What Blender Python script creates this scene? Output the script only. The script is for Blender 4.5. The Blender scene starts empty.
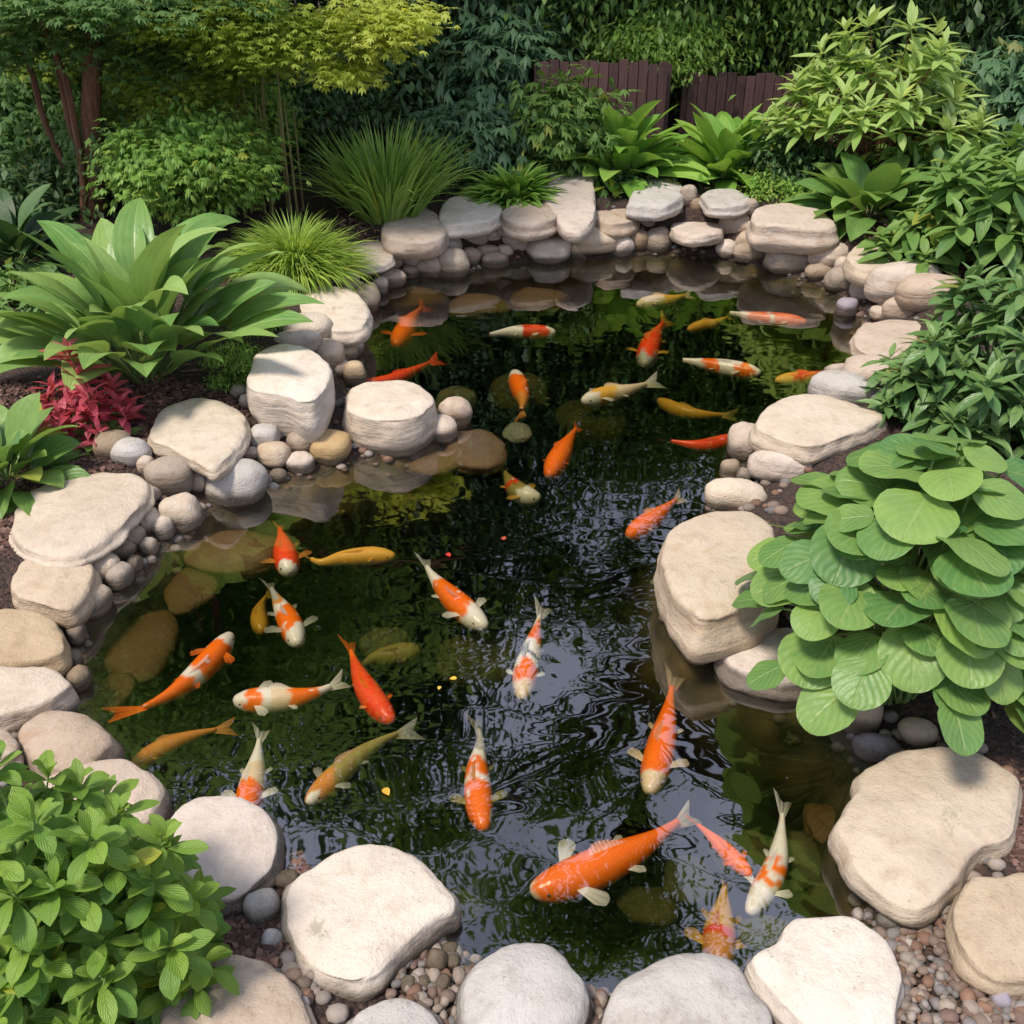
import bpy, math, random
import numpy as np
from mathutils import Vector, noise
random.seed(7); RNG = np.random.default_rng(7)
R = math.radians; PI = math.pi
scn = bpy.context.scene
C = scn.collection

# ------------------------------------------------------------------ camera
CAM_H, PITCH, FPX = 2.3, R(31.5), 1000.0
cam = bpy.data.objects.new('camera', bpy.data.cameras.new('camera')); C.objects.link(cam)
cam.location = (0, 0, CAM_H); cam.rotation_euler = (PI/2-PITCH, 0, 0)
cam.data.sensor_width = 36; cam.data.lens = 36*FPX/1024; cam.data.clip_end = 500; cam.data.clip_start = .05
scn.camera = cam

# ------------------------------------------------------------------ sky, sun, exposure
SUN_EL, SUN_AZ = R(62), R(-128)          # azimuth measured from +Y towards +X: the sun stands high, behind and left of the viewer
w = bpy.data.worlds.new('World'); scn.world = w; w.use_nodes = True
nt = w.node_tree; nt.nodes.clear()
def WN(t, **k):
    n = nt.nodes.new(t)
    for a, b in k.items(): setattr(n, a, b)
    return n
sky = WN('ShaderNodeTexSky', sky_type='NISHITA', sun_disc=False, sun_elevation=SUN_EL, sun_rotation=SUN_AZ)
tc = WN('ShaderNodeTexCoord'); cn = WN('ShaderNodeTexNoise'); cn.inputs['Scale'].default_value = 2.2
cn.inputs['Detail'].default_value = 7; cn.inputs['Roughness'].default_value = .55
nt.links.new(tc.outputs['Generated'], cn.inputs['Vector'])
cr = WN('ShaderNodeValToRGB'); cr.color_ramp.elements[0].position = .30; cr.color_ramp.elements[1].position = .56
nt.links.new(cn.outputs['Fac'], cr.inputs['Fac'])
mx = WN('ShaderNodeMixRGB'); mx.inputs['Color2'].default_value = (9.6, 10.4, 13.6, 1)
nt.links.new(cr.outputs['Color'], mx.inputs['Fac']); nt.links.new(sky.outputs['Color'], mx.inputs['Color1'])
bg = WN('ShaderNodeBackground'); bg.inputs['Strength'].default_value = .088
ow = WN('ShaderNodeOutputWorld')
nt.links.new(mx.outputs['Color'], bg.inputs['Color']); nt.links.new(bg.outputs['Background'], ow.inputs['Surface'])
sl = bpy.data.lights.new('sun', 'SUN'); sl.energy = 4.4; sl.angle = R(12); sl.color = (1, .90, .79)
so = bpy.data.objects.new('sun', sl); C.objects.link(so)
sd = Vector((math.sin(SUN_AZ)*math.cos(SUN_EL), math.cos(SUN_AZ)*math.cos(SUN_EL), math.sin(SUN_EL)))
so.rotation_euler = (-sd).to_track_quat('-Z', 'Y').to_euler()
scn.view_settings.view_transform = 'Standard'; scn.view_settings.look = 'None'
scn.view_settings.exposure = 0.12; scn.view_settings.gamma = 1.0

# ------------------------------------------------------------------ projection helpers: pixel -> point on a real plane
SP, CP = math.sin(PITCH), math.cos(PITCH)
def ray(px, py):
    a, b = (px-512)/FPX, -(py-512)/FPX
    return Vector((a, CP+b*SP, -SP+b*CP))
def P(px, py, z=0.0):
    d = ray(px, py); return Vector((0, 0, CAM_H)) + d*((z-CAM_H)/d.z)
def PY(px, py, Y):
    d = ray(px, py); return Vector((0, 0, CAM_H)) + d*(Y/d.y)
def ppm(p): return FPX/(p.y*CP + (CAM_H-p.z)*SP)
def Z(o, pts):                                    # traced on 350-pixel close-ups of the photograph
    ox, oy = dict(A=(0,0),B=(340,0),C=(674,0),D=(0,340),E=(340,340),F=(674,340),G=(0,674),H=(340,674),I=(674,674))[o]
    return [(ox+x*.3418, oy+y*.3418) for x, y in pts]

# ------------------------------------------------------------------ object helpers
def tag(o, label=None, cat=None, group=None, kind=None):
    if label: o['label'] = label
    if cat: o['category'] = cat
    if group: o['group'] = group
    if kind: o['kind'] = kind
    return o
def link(name, me, mat, parent=None, loc=None):
    o = bpy.data.objects.new(name, me); C.objects.link(o)
    if mat: me.materials.append(mat)
    if parent: o.parent = parent
    if loc is not None: o.location = loc
    return o
def thing(name, loc, label, cat, group=None):
    o = bpy.data.objects.new(name, None); C.objects.link(o); o.location = loc; o.empty_display_size = .1
    return tag(o, label, cat, group)
class Acc:
    """collects quad patches (verts, faces, uv, rnd) and links them as ONE mesh object"""
    def __init__(s): s.v=[]; s.f=[]; s.uv=[]; s.r=[]; s.c=[]; s.n=0
    def add(s, v, f, uv=None, r=None, c=None):
        v = np.asarray(v, float).reshape(-1,3); n = len(v)
        s.v.append(v); s.f.append(np.asarray(f, int).reshape(-1,4)+s.n); s.n += n
        s.uv.append(np.zeros((n,2)) if uv is None else np.asarray(uv).reshape(-1,2))
        s.r.append(np.zeros(n) if r is None else np.asarray(r).reshape(-1))
        s.c.append(np.ones((n,4)) if c is None else np.asarray(c).reshape(-1,4))
    def build(s, name, mat, parent=None, loc=(0,0,0), smooth=True):
        v = np.concatenate(s.v) - np.array(loc); f = np.concatenate(s.f)
        me = bpy.data.meshes.new(name)
        me.vertices.add(len(v)); me.vertices.foreach_set('co', v.astype(np.float32).ravel())
        me.loops.add(f.size); me.loops.foreach_set('vertex_index', f.astype(np.int32).ravel())
        me.polygons.add(len(f)); me.polygons.foreach_set('loop_start', np.arange(0, f.size, 4, dtype=np.int32))
        me.polygons.foreach_set('use_smooth', np.full(len(f), smooth))
        me.update(calc_edges=True)
        uvl = me.uv_layers.new(name='UVMap'); uvl.data.foreach_set('uv', np.concatenate(s.uv)[f.ravel()].astype(np.float32).ravel())
        a = me.attributes.new('rnd', 'FLOAT', 'POINT'); a.data.foreach_set('value', np.concatenate(s.r).astype(np.float32))
        a = me.attributes.new('Col', 'FLOAT_COLOR', 'POINT'); a.data.foreach_set('color', np.concatenate(s.c).astype(np.float32).ravel())
        return link(name, me, mat, parent, None if parent else loc)
    def tube(s, pts, rad, n=7, r=0.5):
        pts = [Vector(p) for p in pts]; k = len(pts); V=[]; UV=[]
        for i, p in enumerate(pts):
            t = (pts[min(i+1,k-1)]-pts[max(i-1,0)]).normalized()
            a = t.cross(Vector((.3,1,.1))).normalized(); b = t.cross(a)
            for j in range(n):
                q = 2*PI*j/n; V.append(p+(a*math.cos(q)+b*math.sin(q))*rad[i]); UV.append((j/n, i/k))
        F = [(i*n+j, i*n+(j+1)%n, (i+1)*n+(j+1)%n, (i+1)*n+j) for i in range(k-1) for j in range(n)]
        s.add(V, F, UV, np.full(len(V), r))

PROF = {
 'ovate': lambda u: np.sin(PI*np.clip(u,0,1)**.72)**.85*(1-.12*u),
 'round': lambda u: np.sqrt(np.clip(1-(2*np.clip(u,0,1)-1)**2,0,1))*(1.04-.1*u),
 'lance': lambda u: np.sin(PI*u**.85)**.9,
 'obov':  lambda u: np.sin(PI*u**1.35)**.8,
 'blade': lambda u: np.clip(1-u**2.2,0,1)*(.55+.45*np.clip(u*4,0,1)),
 'stalk': lambda u: 1-.4*u,
 'broad': lambda u: (np.sin(PI*np.clip(u,0,1)**.9)**.75),
}
def leaves(acc, base, az, el, L, W, bend=.6, roll=0., fold=.2, shape='ovate', nu=6, nv=4, rip=0., rnd=None):
    base = np.asarray(base, float).reshape(-1,3); N = len(base)
    if N == 0: return
    g = lambda a: np.broadcast_to(np.asarray(a, float), (N,)).astype(float)
    az, el, L, W, bend, roll, fold = map(g, (az, el, L, W, bend, roll, fold))
    u = np.linspace(0, 1, nu+1)
    if shape == 'round': u = (1-np.cos(PI*u))/2
    e = el[:,None]-bend[:,None]*u[None]**1.3
    em = (e[:,1:]+e[:,:-1])/2; ds = L[:,None]*np.diff(u)[None]
    ca, sa = np.cos(az)[:,None], np.sin(az)[:,None]
    d = np.stack([np.cos(em)*ca, np.cos(em)*sa, np.sin(em)], -1)*ds[...,None]
    pos = np.concatenate([np.zeros((N,1,3)), np.cumsum(d,1)],1)+base[:,None]
    n = np.stack([-np.sin(e)*ca, -np.sin(e)*sa, np.cos(e)], -1)
    s0 = np.broadcast_to(np.stack([-sa, ca, 0*ca], -1), n.shape)
    cr, sr = np.cos(roll)[:,None,None], np.sin(roll)[:,None,None]
    s1 = s0*cr+n*sr; n1 = n*cr-s0*sr
    wd = (W/2)[:,None]*PROF[shape](u)[None]+W[:,None]*.004
    v = np.linspace(-1,1,nv+1)
    ph = RNG.uniform(0,6.28,(N,1,1))
    off = np.abs(v)[None,None]*np.sin(fold)[:,None,None]
    if rip: off = off + rip*np.sin(u[None,:,None]*11+ph+v[None,None]*1.5)*(v**2)[None,None]
    V = pos[:,:,None]+s1[:,:,None]*(wd[:,:,None]*v[None,None]*np.cos(fold)[:,None,None])[...,None]+n1[:,:,None]*(wd[:,:,None]*off)[...,None]
    i, j = np.meshgrid(np.arange(nu), np.arange(nv), indexing='ij'); a = i*(nv+1)+j
    q = np.stack([a, a+1, a+nv+2, a+nv+1], -1).reshape(-1,4)
    m = (nu+1)*(nv+1)
    F = (q[None]+(np.arange(N)*m)[:,None,None]).reshape(-1,4)
    uv = np.stack(np.broadcast_arrays((v*.5+.5)[None,:], u[:,None]), -1).reshape(-1,2)
    rnd = RNG.uniform(0,1,N) if rnd is None else g(rnd)
    acc.add(V.reshape(-1,3), F, np.tile(uv,(N,1)), np.repeat(rnd, m))
    return pos[:,-1]
U = lambda a, b, n=None: RNG.uniform(a, b, n)

# ------------------------------------------------------------------ materials
class M:
    def __init__(s, name):
        s.m = bpy.data.materials.new(name); s.m.use_nodes = True; s.t = s.m.node_tree; s.t.nodes.clear()
        s.out = s.n('ShaderNodeOutputMaterial')
    def n(s, t, ins={}, **k):
        x = s.t.nodes.new(t)
        for a, b in k.items(): setattr(x, a, b)
        for a, b in ins.items():
            if isinstance(b, bpy.types.NodeSocket): s.t.links.new(b, x.inputs[a])
            else: x.inputs[a].default_value = b
        return x
    def math(s, op, a, b=0., c=0., clamp=False):
        return s.n('ShaderNodeMath', {0:a,1:b,2:c}, operation=op, use_clamp=clamp).outputs[0]
    def noise(s, vec, scale, detail=4, rough=.5, dist=0.):
        return s.n('ShaderNodeTexNoise', {'Vector':vec,'Scale':scale,'Detail':detail,'Roughness':rough,'Distortion':dist}).outputs['Fac']
    def ramp(s, fac, stops):
        r = s.n('ShaderNodeValToRGB', {'Fac':fac}); e = r.color_ramp.elements
        while len(e) < len(stops): e.new(.5)
        for x, (p, c) in zip(e, stops): x.position = p; x.color = (*c, 1) if len(c) == 3 else c
        return r.outputs['Color']
    def mix(s, fac, a, b, blend='MIX'):
        a = (*a,1) if isinstance(a, tuple) and len(a)==3 else a; b = (*b,1) if isinstance(b, tuple) and len(b)==3 else b
        return s.n('ShaderNodeMixRGB', {'Fac':fac,'Color1':a,'Color2':b}, blend_type=blend).outputs[0]
    def bump(s, h, st, dist=.01, nrm=None):
        d = {'Height':h,'Strength':st,'Distance':dist}
        if nrm is not None: d['Normal'] = nrm
        return s.n('ShaderNodeBump', d).outputs[0]
    def surf(s, sh): s.t.links.new(sh, s.out.inputs['Surface']); return s.m
def g3(v): return (v, v, v)

def rock_mat(name, c1, c2, c3, speck=.30, strata=.5, rough=.85):
    m = M(name); tc = m.n('ShaderNodeTexCoord'); oi = m.n('ShaderNodeObjectInfo')
    off = m.n('ShaderNodeVectorMath', {0: m.n('ShaderNodeCombineXYZ', {'X':oi.outputs['Random'],'Y':oi.outputs['Random'],'Z':oi.outputs['Random']}).outputs[0], 1:(37,91,53)}, operation='MULTIPLY').outputs[0]
    v = m.n('ShaderNodeVectorMath', {0:tc.outputs['Object'],1:off}, operation='ADD').outputs[0]
    big = m.noise(v, 3.5, 6, .6, .6); mid = m.noise(v, 17, 8, .65); fine = m.noise(v, 120, 6, .7)
    col = m.mix(m.math('SMOOTHSTEP' if False else 'MULTIPLY_ADD', big, 2.2, -.6, clamp=True), c1, c2)
    col = m.mix(m.ramp(mid, [(.50,g3(0)),(.74,g3(.55))]), col, c3)
    # bedding lines, tilted, seen on the broken sides
    st = m.n('ShaderNodeMapping', {'Vector':v,'Rotation':(.25,.2,0),'Scale':(1.6,1.6,11)}).outputs[0]
    sn = m.noise(st, 2.0, 5, .6, .3)
    geo = m.n('ShaderNodeNewGeometry'); nz = m.n('ShaderNodeSeparateXYZ', {0:geo.outputs['Normal']}).outputs['Z']
    side = m.math('MULTIPLY_ADD', m.math('ABSOLUTE', nz), -1.6, 1.25, clamp=True)
    col = m.mix(m.math('MULTIPLY', m.math('MULTIPLY_ADD', sn, 4, -1.6, clamp=True), m.math('MULTIPLY', side, strata)), col, tuple(x*.42 for x in c1))
    # pits, dirt and mineral specks
    col = m.mix(m.ramp(fine, [(.55,g3(0)),(.75,g3(speck))]), col, (.16,.13,.10))
    vo = m.n('ShaderNodeTexVoronoi', {'Vector':v,'Scale':46.}).outputs['Distance']
    pit = m.math('MULTIPLY', m.math('LESS_THAN', vo, .16), m.math('GREATER_THAN', mid, .56))
    col = m.mix(m.math('MULTIPLY', pit, .35), col, (.12,.09,.07))
    stain = m.ramp(m.noise(v, 6, 3, .5, 1.5), [(.57,g3(0)),(.78,g3(.4))])
    col = m.mix(stain, col, (c3[0]*1.0, c3[1]*.82, c3[2]*.6))
    lich = m.math('MULTIPLY', m.ramp(m.noise(v, 9, 5, .7, .5), [(.60,g3(0)),(.68,g3(1))]), m.ramp(m.noise(v, 2.2, 2), [(.52,g3(0)),(.62,g3(.5))]))
    col = m.mix(lich, col, (.20,.21,.12))
    col = m.mix(m.math('MULTIPLY_ADD', m.ramp(nz, [(.05,g3(1)),(.75,g3(0))]), .38, 0.), col, m.mix(1., col, (.62,.52,.42), 'MULTIPLY'))   # side shade put into the colour: steep faces browner and darker
    hsv = m.n('ShaderNodeHueSaturation', {'Color':col,'Value':m.math('MULTIPLY_ADD', oi.outputs['Random'], .26, .78),'Saturation':m.math('MULTIPLY_ADD', oi.outputs['Random'], -.5, 1.25)}).outputs[0]
    pz = m.n('ShaderNodeSeparateXYZ', {0:geo.outputs['Position']}).outputs['Z']
    pzn = m.math('MULTIPLY_ADD', mid, -.035, pz)
    wet = m.math('MULTIPLY_ADD', pzn, -34, 1.75, clamp=True)
    alg = m.math('MULTIPLY_ADD', pzn, -22, -.1, clamp=True)
    hsv = m.mix(m.math('MULTIPLY', wet, .82), hsv, (.065,.05,.032))
    hsv = m.mix(m.math('MULTIPLY', alg, .85), hsv, (.17,.095,.035))
    h = m.math('MULTIPLY_ADD', mid, .6, m.math('MULTIPLY', fine, .22))
    h = m.math('MULTIPLY_ADD', m.math('MULTIPLY', sn, side), 1.0, h)
    b = m.bump(h, .9, .025)
    rg = m.math('MULTIPLY_ADD', wet, -.5, rough)
    bs = m.n('ShaderNodeBsdfPrincipled', {'Base Color':hsv,'Roughness':rg,'Normal':b,'Specular IOR Level':.35})
    return m.surf(bs.outputs[0])
ROCK = {
 'tan':   rock_mat('tan_stone', (.48,.375,.26), (.61,.50,.365), (.36,.265,.17)),
 'cream': rock_mat('cream_stone', (.59,.495,.385), (.71,.62,.50), (.44,.345,.24)),
 'pink':  rock_mat('pinkish_stone', (.50,.405,.32), (.62,.52,.43), (.36,.27,.195)),
 'grey':  rock_mat('grey_stone', (.43,.395,.35), (.55,.51,.46), (.27,.235,.19), speck=.55, strata=.25),
 'brown': rock_mat('brown_stone', (.31,.24,.17), (.40,.32,.24), (.20,.15,.10)),
 'purple':rock_mat('purplish_stone', (.30,.26,.30), (.38,.34,.38), (.2,.16,.17), strata=.15),
 'gold':  rock_mat('golden_stone', (.50,.36,.20), (.58,.45,.28), (.38,.26,.14)),
}
def algae_mat():
    m = M('algae_stone'); tc = m.n('ShaderNodeTexCoord'); oi = m.n('ShaderNodeObjectInfo')
    v = m.n('ShaderNodeVectorMath', {0:tc.outputs['Object'],1:m.n('ShaderNodeCombineXYZ', {'X':m.math('MULTIPLY', oi.outputs['Random'], 50.)}).outputs[0]}, operation='ADD').outputs[0]
    a = m.noise(v, 9, 6, .65); b = m.noise(v, 40, 4, .6)
    col = m.ramp(a, [(.3,(.035,.035,.012)),(.5,(.09,.085,.03)),(.7,(.17,.12,.05))])
    col = m.mix(m.math('MULTIPLY', b, .5), col, (.05,.06,.02))
    return m.surf(m.n('ShaderNodeBsdfPrincipled', {'Base Color':col,'Roughness':.8,'Normal':m.bump(b,.5,.02)}).outputs[0])
ALGAE = algae_mat()

def leaf_mat(name, c1, c2, vein=(.3,.4,.15), veinf=.5, trans=.35, rough=.45, ribs=0., spec=.4):
    m = M(name); uvn = m.n('ShaderNodeUVMap', uv_map='UVMap'); sp = m.n('ShaderNodeSeparateXYZ', {0:uvn.outputs[0]})
    at = m.n('ShaderNodeAttribute', attribute_name='rnd').outputs['Fac']
    tc = m.n('ShaderNodeTexCoord'); nz = m.noise(tc.outputs['Object'], 14, 3)
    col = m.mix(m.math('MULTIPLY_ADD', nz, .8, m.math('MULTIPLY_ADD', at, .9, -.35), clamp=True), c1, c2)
    dv = m.math('ABSOLUTE', m.math('SUBTRACT', sp.outputs['X'], .5))
    mid = m.math('MULTIPLY_ADD', dv, -28, 1, clamp=True)
    hgt = mid
    if ribs:
        ph = m.math('MULTIPLY_ADD', dv, -1.2 if ribs > 0 else 0, sp.outputs['Y'])
        w_ = m.math('SINE', m.math('MULTIPLY', ph if ribs > 0 else dv, abs(ribs)))
        w2 = m.math('MULTIPLY_ADD', w_, .5, .5)
        col = m.mix(m.math('MULTIPLY', m.math('POWER', w2, 6.), .13), col, vein)
        hgt = m.math('MULTIPLY_ADD', w2, .35, mid)
    col = m.mix(m.math('MULTIPLY', mid, veinf), col, vein)
    old = m.math('GREATER_THAN', m.math('FRACT', m.math('MULTIPLY', at, 17.3)), .982)
    col = m.mix(m.math('MULTIPLY', old, .55), col, (min(c2[0]*1.5+.06,.6), c2[1]*1.02, c2[2]*.6))
    spot = m.ramp(m.noise(tc.outputs['Object'], 75, 2, .5), [(.66,g3(0)),(.74,g3(.5))])
    col = m.mix(m.math('MULTIPLY', spot, .7), col, (.16,.12,.04))
    nn = m.bump(m.math('MULTIPLY_ADD', m.noise(tc.outputs['Object'], 45, 2, .5), .8, hgt), .6, .004)
    p = m.n('ShaderNodeBsdfPrincipled', {'Base Color':col,'Roughness':rough,'Normal':nn,'Specular IOR Level':spec}).outputs[0]
    tcol = m.mix(.5, col, (c2[0]*1.5, c2[1]*1.4, c2[2]*.7))
    t = m.n('ShaderNodeBsdfTranslucent', {'Color':tcol,'Normal':nn}).outputs[0]
    return m.surf(m.n('ShaderNodeMixShader', {0:trans,1:p,2:t}).outputs[0])
LM = {
 'hosta':  leaf_mat('hosta_leaf', (.06,.18,.055), (.23,.36,.085), (.40,.50,.2), .35, .3, .42, ribs=34),
 'broad':  leaf_mat('broad_leaf', (.11,.25,.06), (.30,.43,.12), (.34,.44,.18), .5, .25, .38, ribs=-38),
 'bright': leaf_mat('bright_shrub_leaf', (.08,.20,.025), (.27,.41,.06), (.36,.5,.16), .4, .35, .45, ribs=40),
 'green':  leaf_mat('green_leaf', (.08,.19,.045), (.22,.35,.08), (.25,.38,.14), .4, .3, .42, ribs=30),
 'midh':   leaf_mat('mid_hosta_leaf', (.13,.30,.04), (.27,.45,.08), (.3,.45,.15), .4, .3, .42, ribs=-30),
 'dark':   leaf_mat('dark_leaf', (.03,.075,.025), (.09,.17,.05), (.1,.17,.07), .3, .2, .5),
 'blue':   leaf_mat('bluish_leaf', (.05,.125,.065), (.15,.26,.12), (.1,.2,.1), .3, .25, .5),
 'yellow': leaf_mat('yellow_green_leaf', (.24,.40,.09), (.47,.60,.22), (.6,.62,.3), .4, .4, .45, ribs=26),
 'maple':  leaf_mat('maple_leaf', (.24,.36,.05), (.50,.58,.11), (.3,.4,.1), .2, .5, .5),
 'mapled': leaf_mat('shade_maple_leaf', (.10,.22,.07), (.24,.39,.13), (.15,.25,.1), .2, .4, .5),  # darker teal copy of the maple leaf, crown shade put into the colour
 'maplel': leaf_mat('sunlit_maple_leaf', (.40,.50,.08), (.62,.68,.16), (.5,.55,.15), .2, .5, .5),  # paler yellow copy of the maple leaf, sunlight put into the colour
 'fern':   leaf_mat('fern_leaf', (.14,.30,.05), (.32,.48,.10), (.2,.3,.1), .2, .4, .5),
 'grass':  leaf_mat('grass_blade', (.18,.34,.04), (.42,.55,.12), (.4,.5,.2), .2, .4, .45),
 'iris':   leaf_mat('iris_blade', (.17,.34,.05), (.38,.54,.13), (.4,.5,.2), .2, .35, .4),
 'red':    leaf_mat('crimson_leaf', (.36,.035,.06), (.60,.12,.17), (.6,.2,.2), .4, .35, .4, ribs=24),
 'gloss':  leaf_mat('glossy_leaf', (.07,.17,.05), (.20,.32,.10), (.25,.36,.14), .4, .25, .32, ribs=28),
}
def bark_mat(name, c1, c2, sc=1.):
    m = M(name); tc = m.n('ShaderNodeTexCoord'); mp = m.n('ShaderNodeMapping', {'Vector':tc.outputs['Object'],'Scale':(30*sc,30*sc,4*sc)}).outputs[0]
    a = m.noise(mp, 1.2, 6, .65, .4); col = m.mix(m.math('MULTIPLY_ADD', a, 2.5, -.75, clamp=True), c1, c2)
    return m.surf(m.n('ShaderNodeBsdfPrincipled', {'Base Color':col,'Roughness':.85,'Normal':m.bump(a,.7,.02)}).outputs[0])
BARK = bark_mat('maple_bark', (.07,.028,.013), (.26,.12,.06)); BARKD = bark_mat('dark_bark', (.03,.02,.013), (.10,.07,.045))
CANE = bark_mat('cane_skin', (.16,.13,.04), (.34,.30,.12)); STEM = bark_mat('green_stem', (.09,.17,.03), (.2,.3,.08))
def ground_mat():
    m = M('mulch_soil'); geo = m.n('ShaderNodeNewGeometry'); v = geo.outputs['Position']
    vo = m.n('ShaderNodeTexVoronoi', {'Vector':v,'Scale':75.}); a = m.noise(v, 5, 6, .6); b = m.noise(v, 60, 5, .7)
    chip = m.n('ShaderNodeSeparateXYZ', {0:vo.outputs['Color']}).outputs['X']
    col = m.ramp(chip, [(0,(.016,.009,.007)),(.5,(.05,.027,.02)),(1,(.11,.062,.045))])
    col = m.mix(m.math('MULTIPLY', a, .7), col, (.03,.02,.014))
    pz = m.n('ShaderNodeSeparateXYZ', {0:v}).outputs['Z']
    vr = m.n('ShaderNodeTexVoronoi', {'Vector':v,'Scale':7.}); vs = m.n('ShaderNodeSeparateXYZ', {0:vr.outputs['Color']}).outputs['X']
    rockc = m.mix(m.math('MULTIPLY_ADD', vr.outputs['Distance'], 1.5, -.15, clamp=True), m.ramp(vs, [(0,(.13,.08,.03)),(.5,(.22,.14,.055)),(1,(.10,.09,.035))]), (.02,.018,.008))
    rockc = m.mix(m.math('MULTIPLY', b, .6), rockc, (.05,.045,.015))
    rockc = m.mix(m.math('MULTIPLY_ADD', pz, -5, -.45, clamp=True), rockc, (.018,.018,.009))      # black silt and liner lower down
    under = m.math('MULTIPLY_ADD', pz, -40, .4, clamp=True)
    col = m.mix(under, col, rockc)
    h = m.math('MULTIPLY_ADD', vo.outputs['Distance'], -1., b)
    h = m.mix(under, h, m.math('MULTIPLY', vr.outputs['Distance'], -4.))
    return m.surf(m.n('ShaderNodeBsdfPrincipled', {'Base Color':col,'Roughness':.9,'Normal':m.bump(h,.8,.015)}).outputs[0])
def col_mat(name, rough=.7, bump=60., bst=.3, spec=.3):
    m = M(name); at = m.n('ShaderNodeAttribute', attribute_name='Col').outputs['Color']; tc = m.n('ShaderNodeTexCoord')
    a = m.noise(tc.outputs['Object'], bump, 5, .6)
    col = m.mix(m.math('MULTIPLY_ADD', a, 1.2, -.35, clamp=True), at, (.12,.09,.07))
    return m.surf(m.n('ShaderNodeBsdfPrincipled', {'Base Color':m.mix(.7, at, col),'Roughness':rough,'Normal':m.bump(a,bst,.01),'Specular IOR Level':spec}).outputs[0])
PEB = col_mat('pebble_mix'); CHIP = col_mat('bark_chips', .9)

# ------------------------------------------------------------------ pond outline and terrain
OUT_PX = [(368,300),(384,284),(430,277),(480,268),(540,262),(600,258),(680,254),(735,262),(785,276),(828,290),(856,315),(858,350),
 (835,385),(780,400),(745,440),(735,485),(690,520),(668,560),(672,620),(715,662),(790,690),(845,735),(866,790),(850,850),(872,905),(800,925),
 (745,975),(660,995),(585,985),(460,950),(400,900),(320,870),(275,900),(262,840),(170,810),(112,755),(88,700),(84,640),
 (112,598),(150,560),(196,520),(262,492),(340,468),(420,452),(440,435),(400,420),(352,392),(360,360),(366,330)]
def catmull(pts, per=4, closed=True):
    n = len(pts); out = []
    for i in range(n if closed else n-1):
        if closed: p = [Vector(pts[(i+k-1)%n]) for k in range(4)]
        else: p = [Vector(pts[min(max(i+k-1,0),n-1)]) for k in range(4)]
        for j in range(per):
            t = j/per
            out.append(.5*((2*p[1])+(p[2]-p[0])*t+(2*p[0]-5*p[1]+4*p[2]-p[3])*t*t+(-p[0]+3*p[1]-3*p[2]+p[3])*t**3))
    if not closed: out.append(Vector(pts[-1]))
    return out
OUT = np.array([tuple(P(*q)[:2]) for q in catmull(OUT_PX, 3)])
def sdist(xy):
    xy = np.asarray(xy, float).reshape(-1,2); res = np.full(len(xy), 1e9); ins = np.zeros(len(xy), bool)
    A = OUT; B = np.roll(OUT, -1, 0)
    for a, b in zip(A, B):
        ab = b-a; t = np.clip(((xy-a)@ab)/(ab@ab), 0, 1); d = np.hypot(*(xy-a-t[:,None]*ab).T); res = np.minimum(res, d)
        c = (a[1] > xy[:,1]) != (b[1] > xy[:,1])
        with np.errstate(divide='ignore', invalid='ignore'):
            ins ^= c & (xy[:,0] < (b[0]-a[0])*(xy[:,1]-a[1])/(b[1]-a[1])+a[0])
    return np.where(ins, -res, res)
def hbank(x, y): return np.clip(.07+.042*(y-2.2), .05, .30) + .03*np.clip((np.abs(x)-1.2),0,2)
def terr(xy):
    xy = np.asarray(xy, float).reshape(-1,2); d = sdist(xy); x, y = xy.T
    s = np.clip((d+.02)/.42, 0, 1); s = s*s*(3-2*s)*.6+s*.4
    z = -.02+(hbank(x,y)+.02)*s
    q = np.clip(-d/.75, 0, 1); zin = -.03-.62*(1-(1-q)**2)
    z = np.where(d < 0, zin, z)
    return z+.008*np.sin(x*9+y*5)*np.clip(d*3,0,1)
_gx = np.arange(-3.6,3.6,.04); _gy = np.arange(.6,10,.04)
_G = terr(np.stack([a.ravel() for a in np.meshgrid(_gx,_gy,indexing='ij')],1)).reshape(len(_gx),len(_gy))
def tz(x, y):
    fx, fy = (x+3.6)/.04, (y-.6)/.04
    if 0 <= fx < len(_gx)-1 and 0 <= fy < len(_gy)-1:
        i, j = int(fx), int(fy); a, b = fx-i, fy-j
        return float((_G[i,j]*(1-a)+_G[i+1,j]*a)*(1-b)+(_G[i,j+1]*(1-a)+_G[i+1,j+1]*a)*b)
    return float(terr([(x, y)])[0])
def ground_at(px, py, dz=0.):
    z = .1
    for _ in range(6): p = P(px, py, z); z = .5*z+.5*(max(tz(p.x,p.y),-.02)+dz)
    return P(px, py, z)
xs = np.concatenate([np.linspace(-90,-10,12), np.linspace(-9,-3.4,25), np.arange(-3.3,3.3,.04), np.linspace(3.4,9,25), np.linspace(10,90,12)])
ys = np.concatenate([np.linspace(-40,-2,8), np.linspace(-1,.9,12), np.arange(1.0,9.0,.04), np.linspace(9.1,16,20), np.linspace(18,120,14)])
gx, gy = np.meshgrid(xs, ys, indexing='ij'); XY = np.stack([gx.ravel(), gy.ravel()], 1)
zz = terr(XY)
a = Acc(); i, j = np.meshgrid(np.arange(len(xs)-1), np.arange(len(ys)-1), indexing='ij'); q = i*len(ys)+j
a.add(np.column_stack([XY, zz]), np.stack([q, q+len(ys), q+len(ys)+1, q+1], -1))
tag(a.build('ground', ground_mat()), kind='structure')

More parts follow.
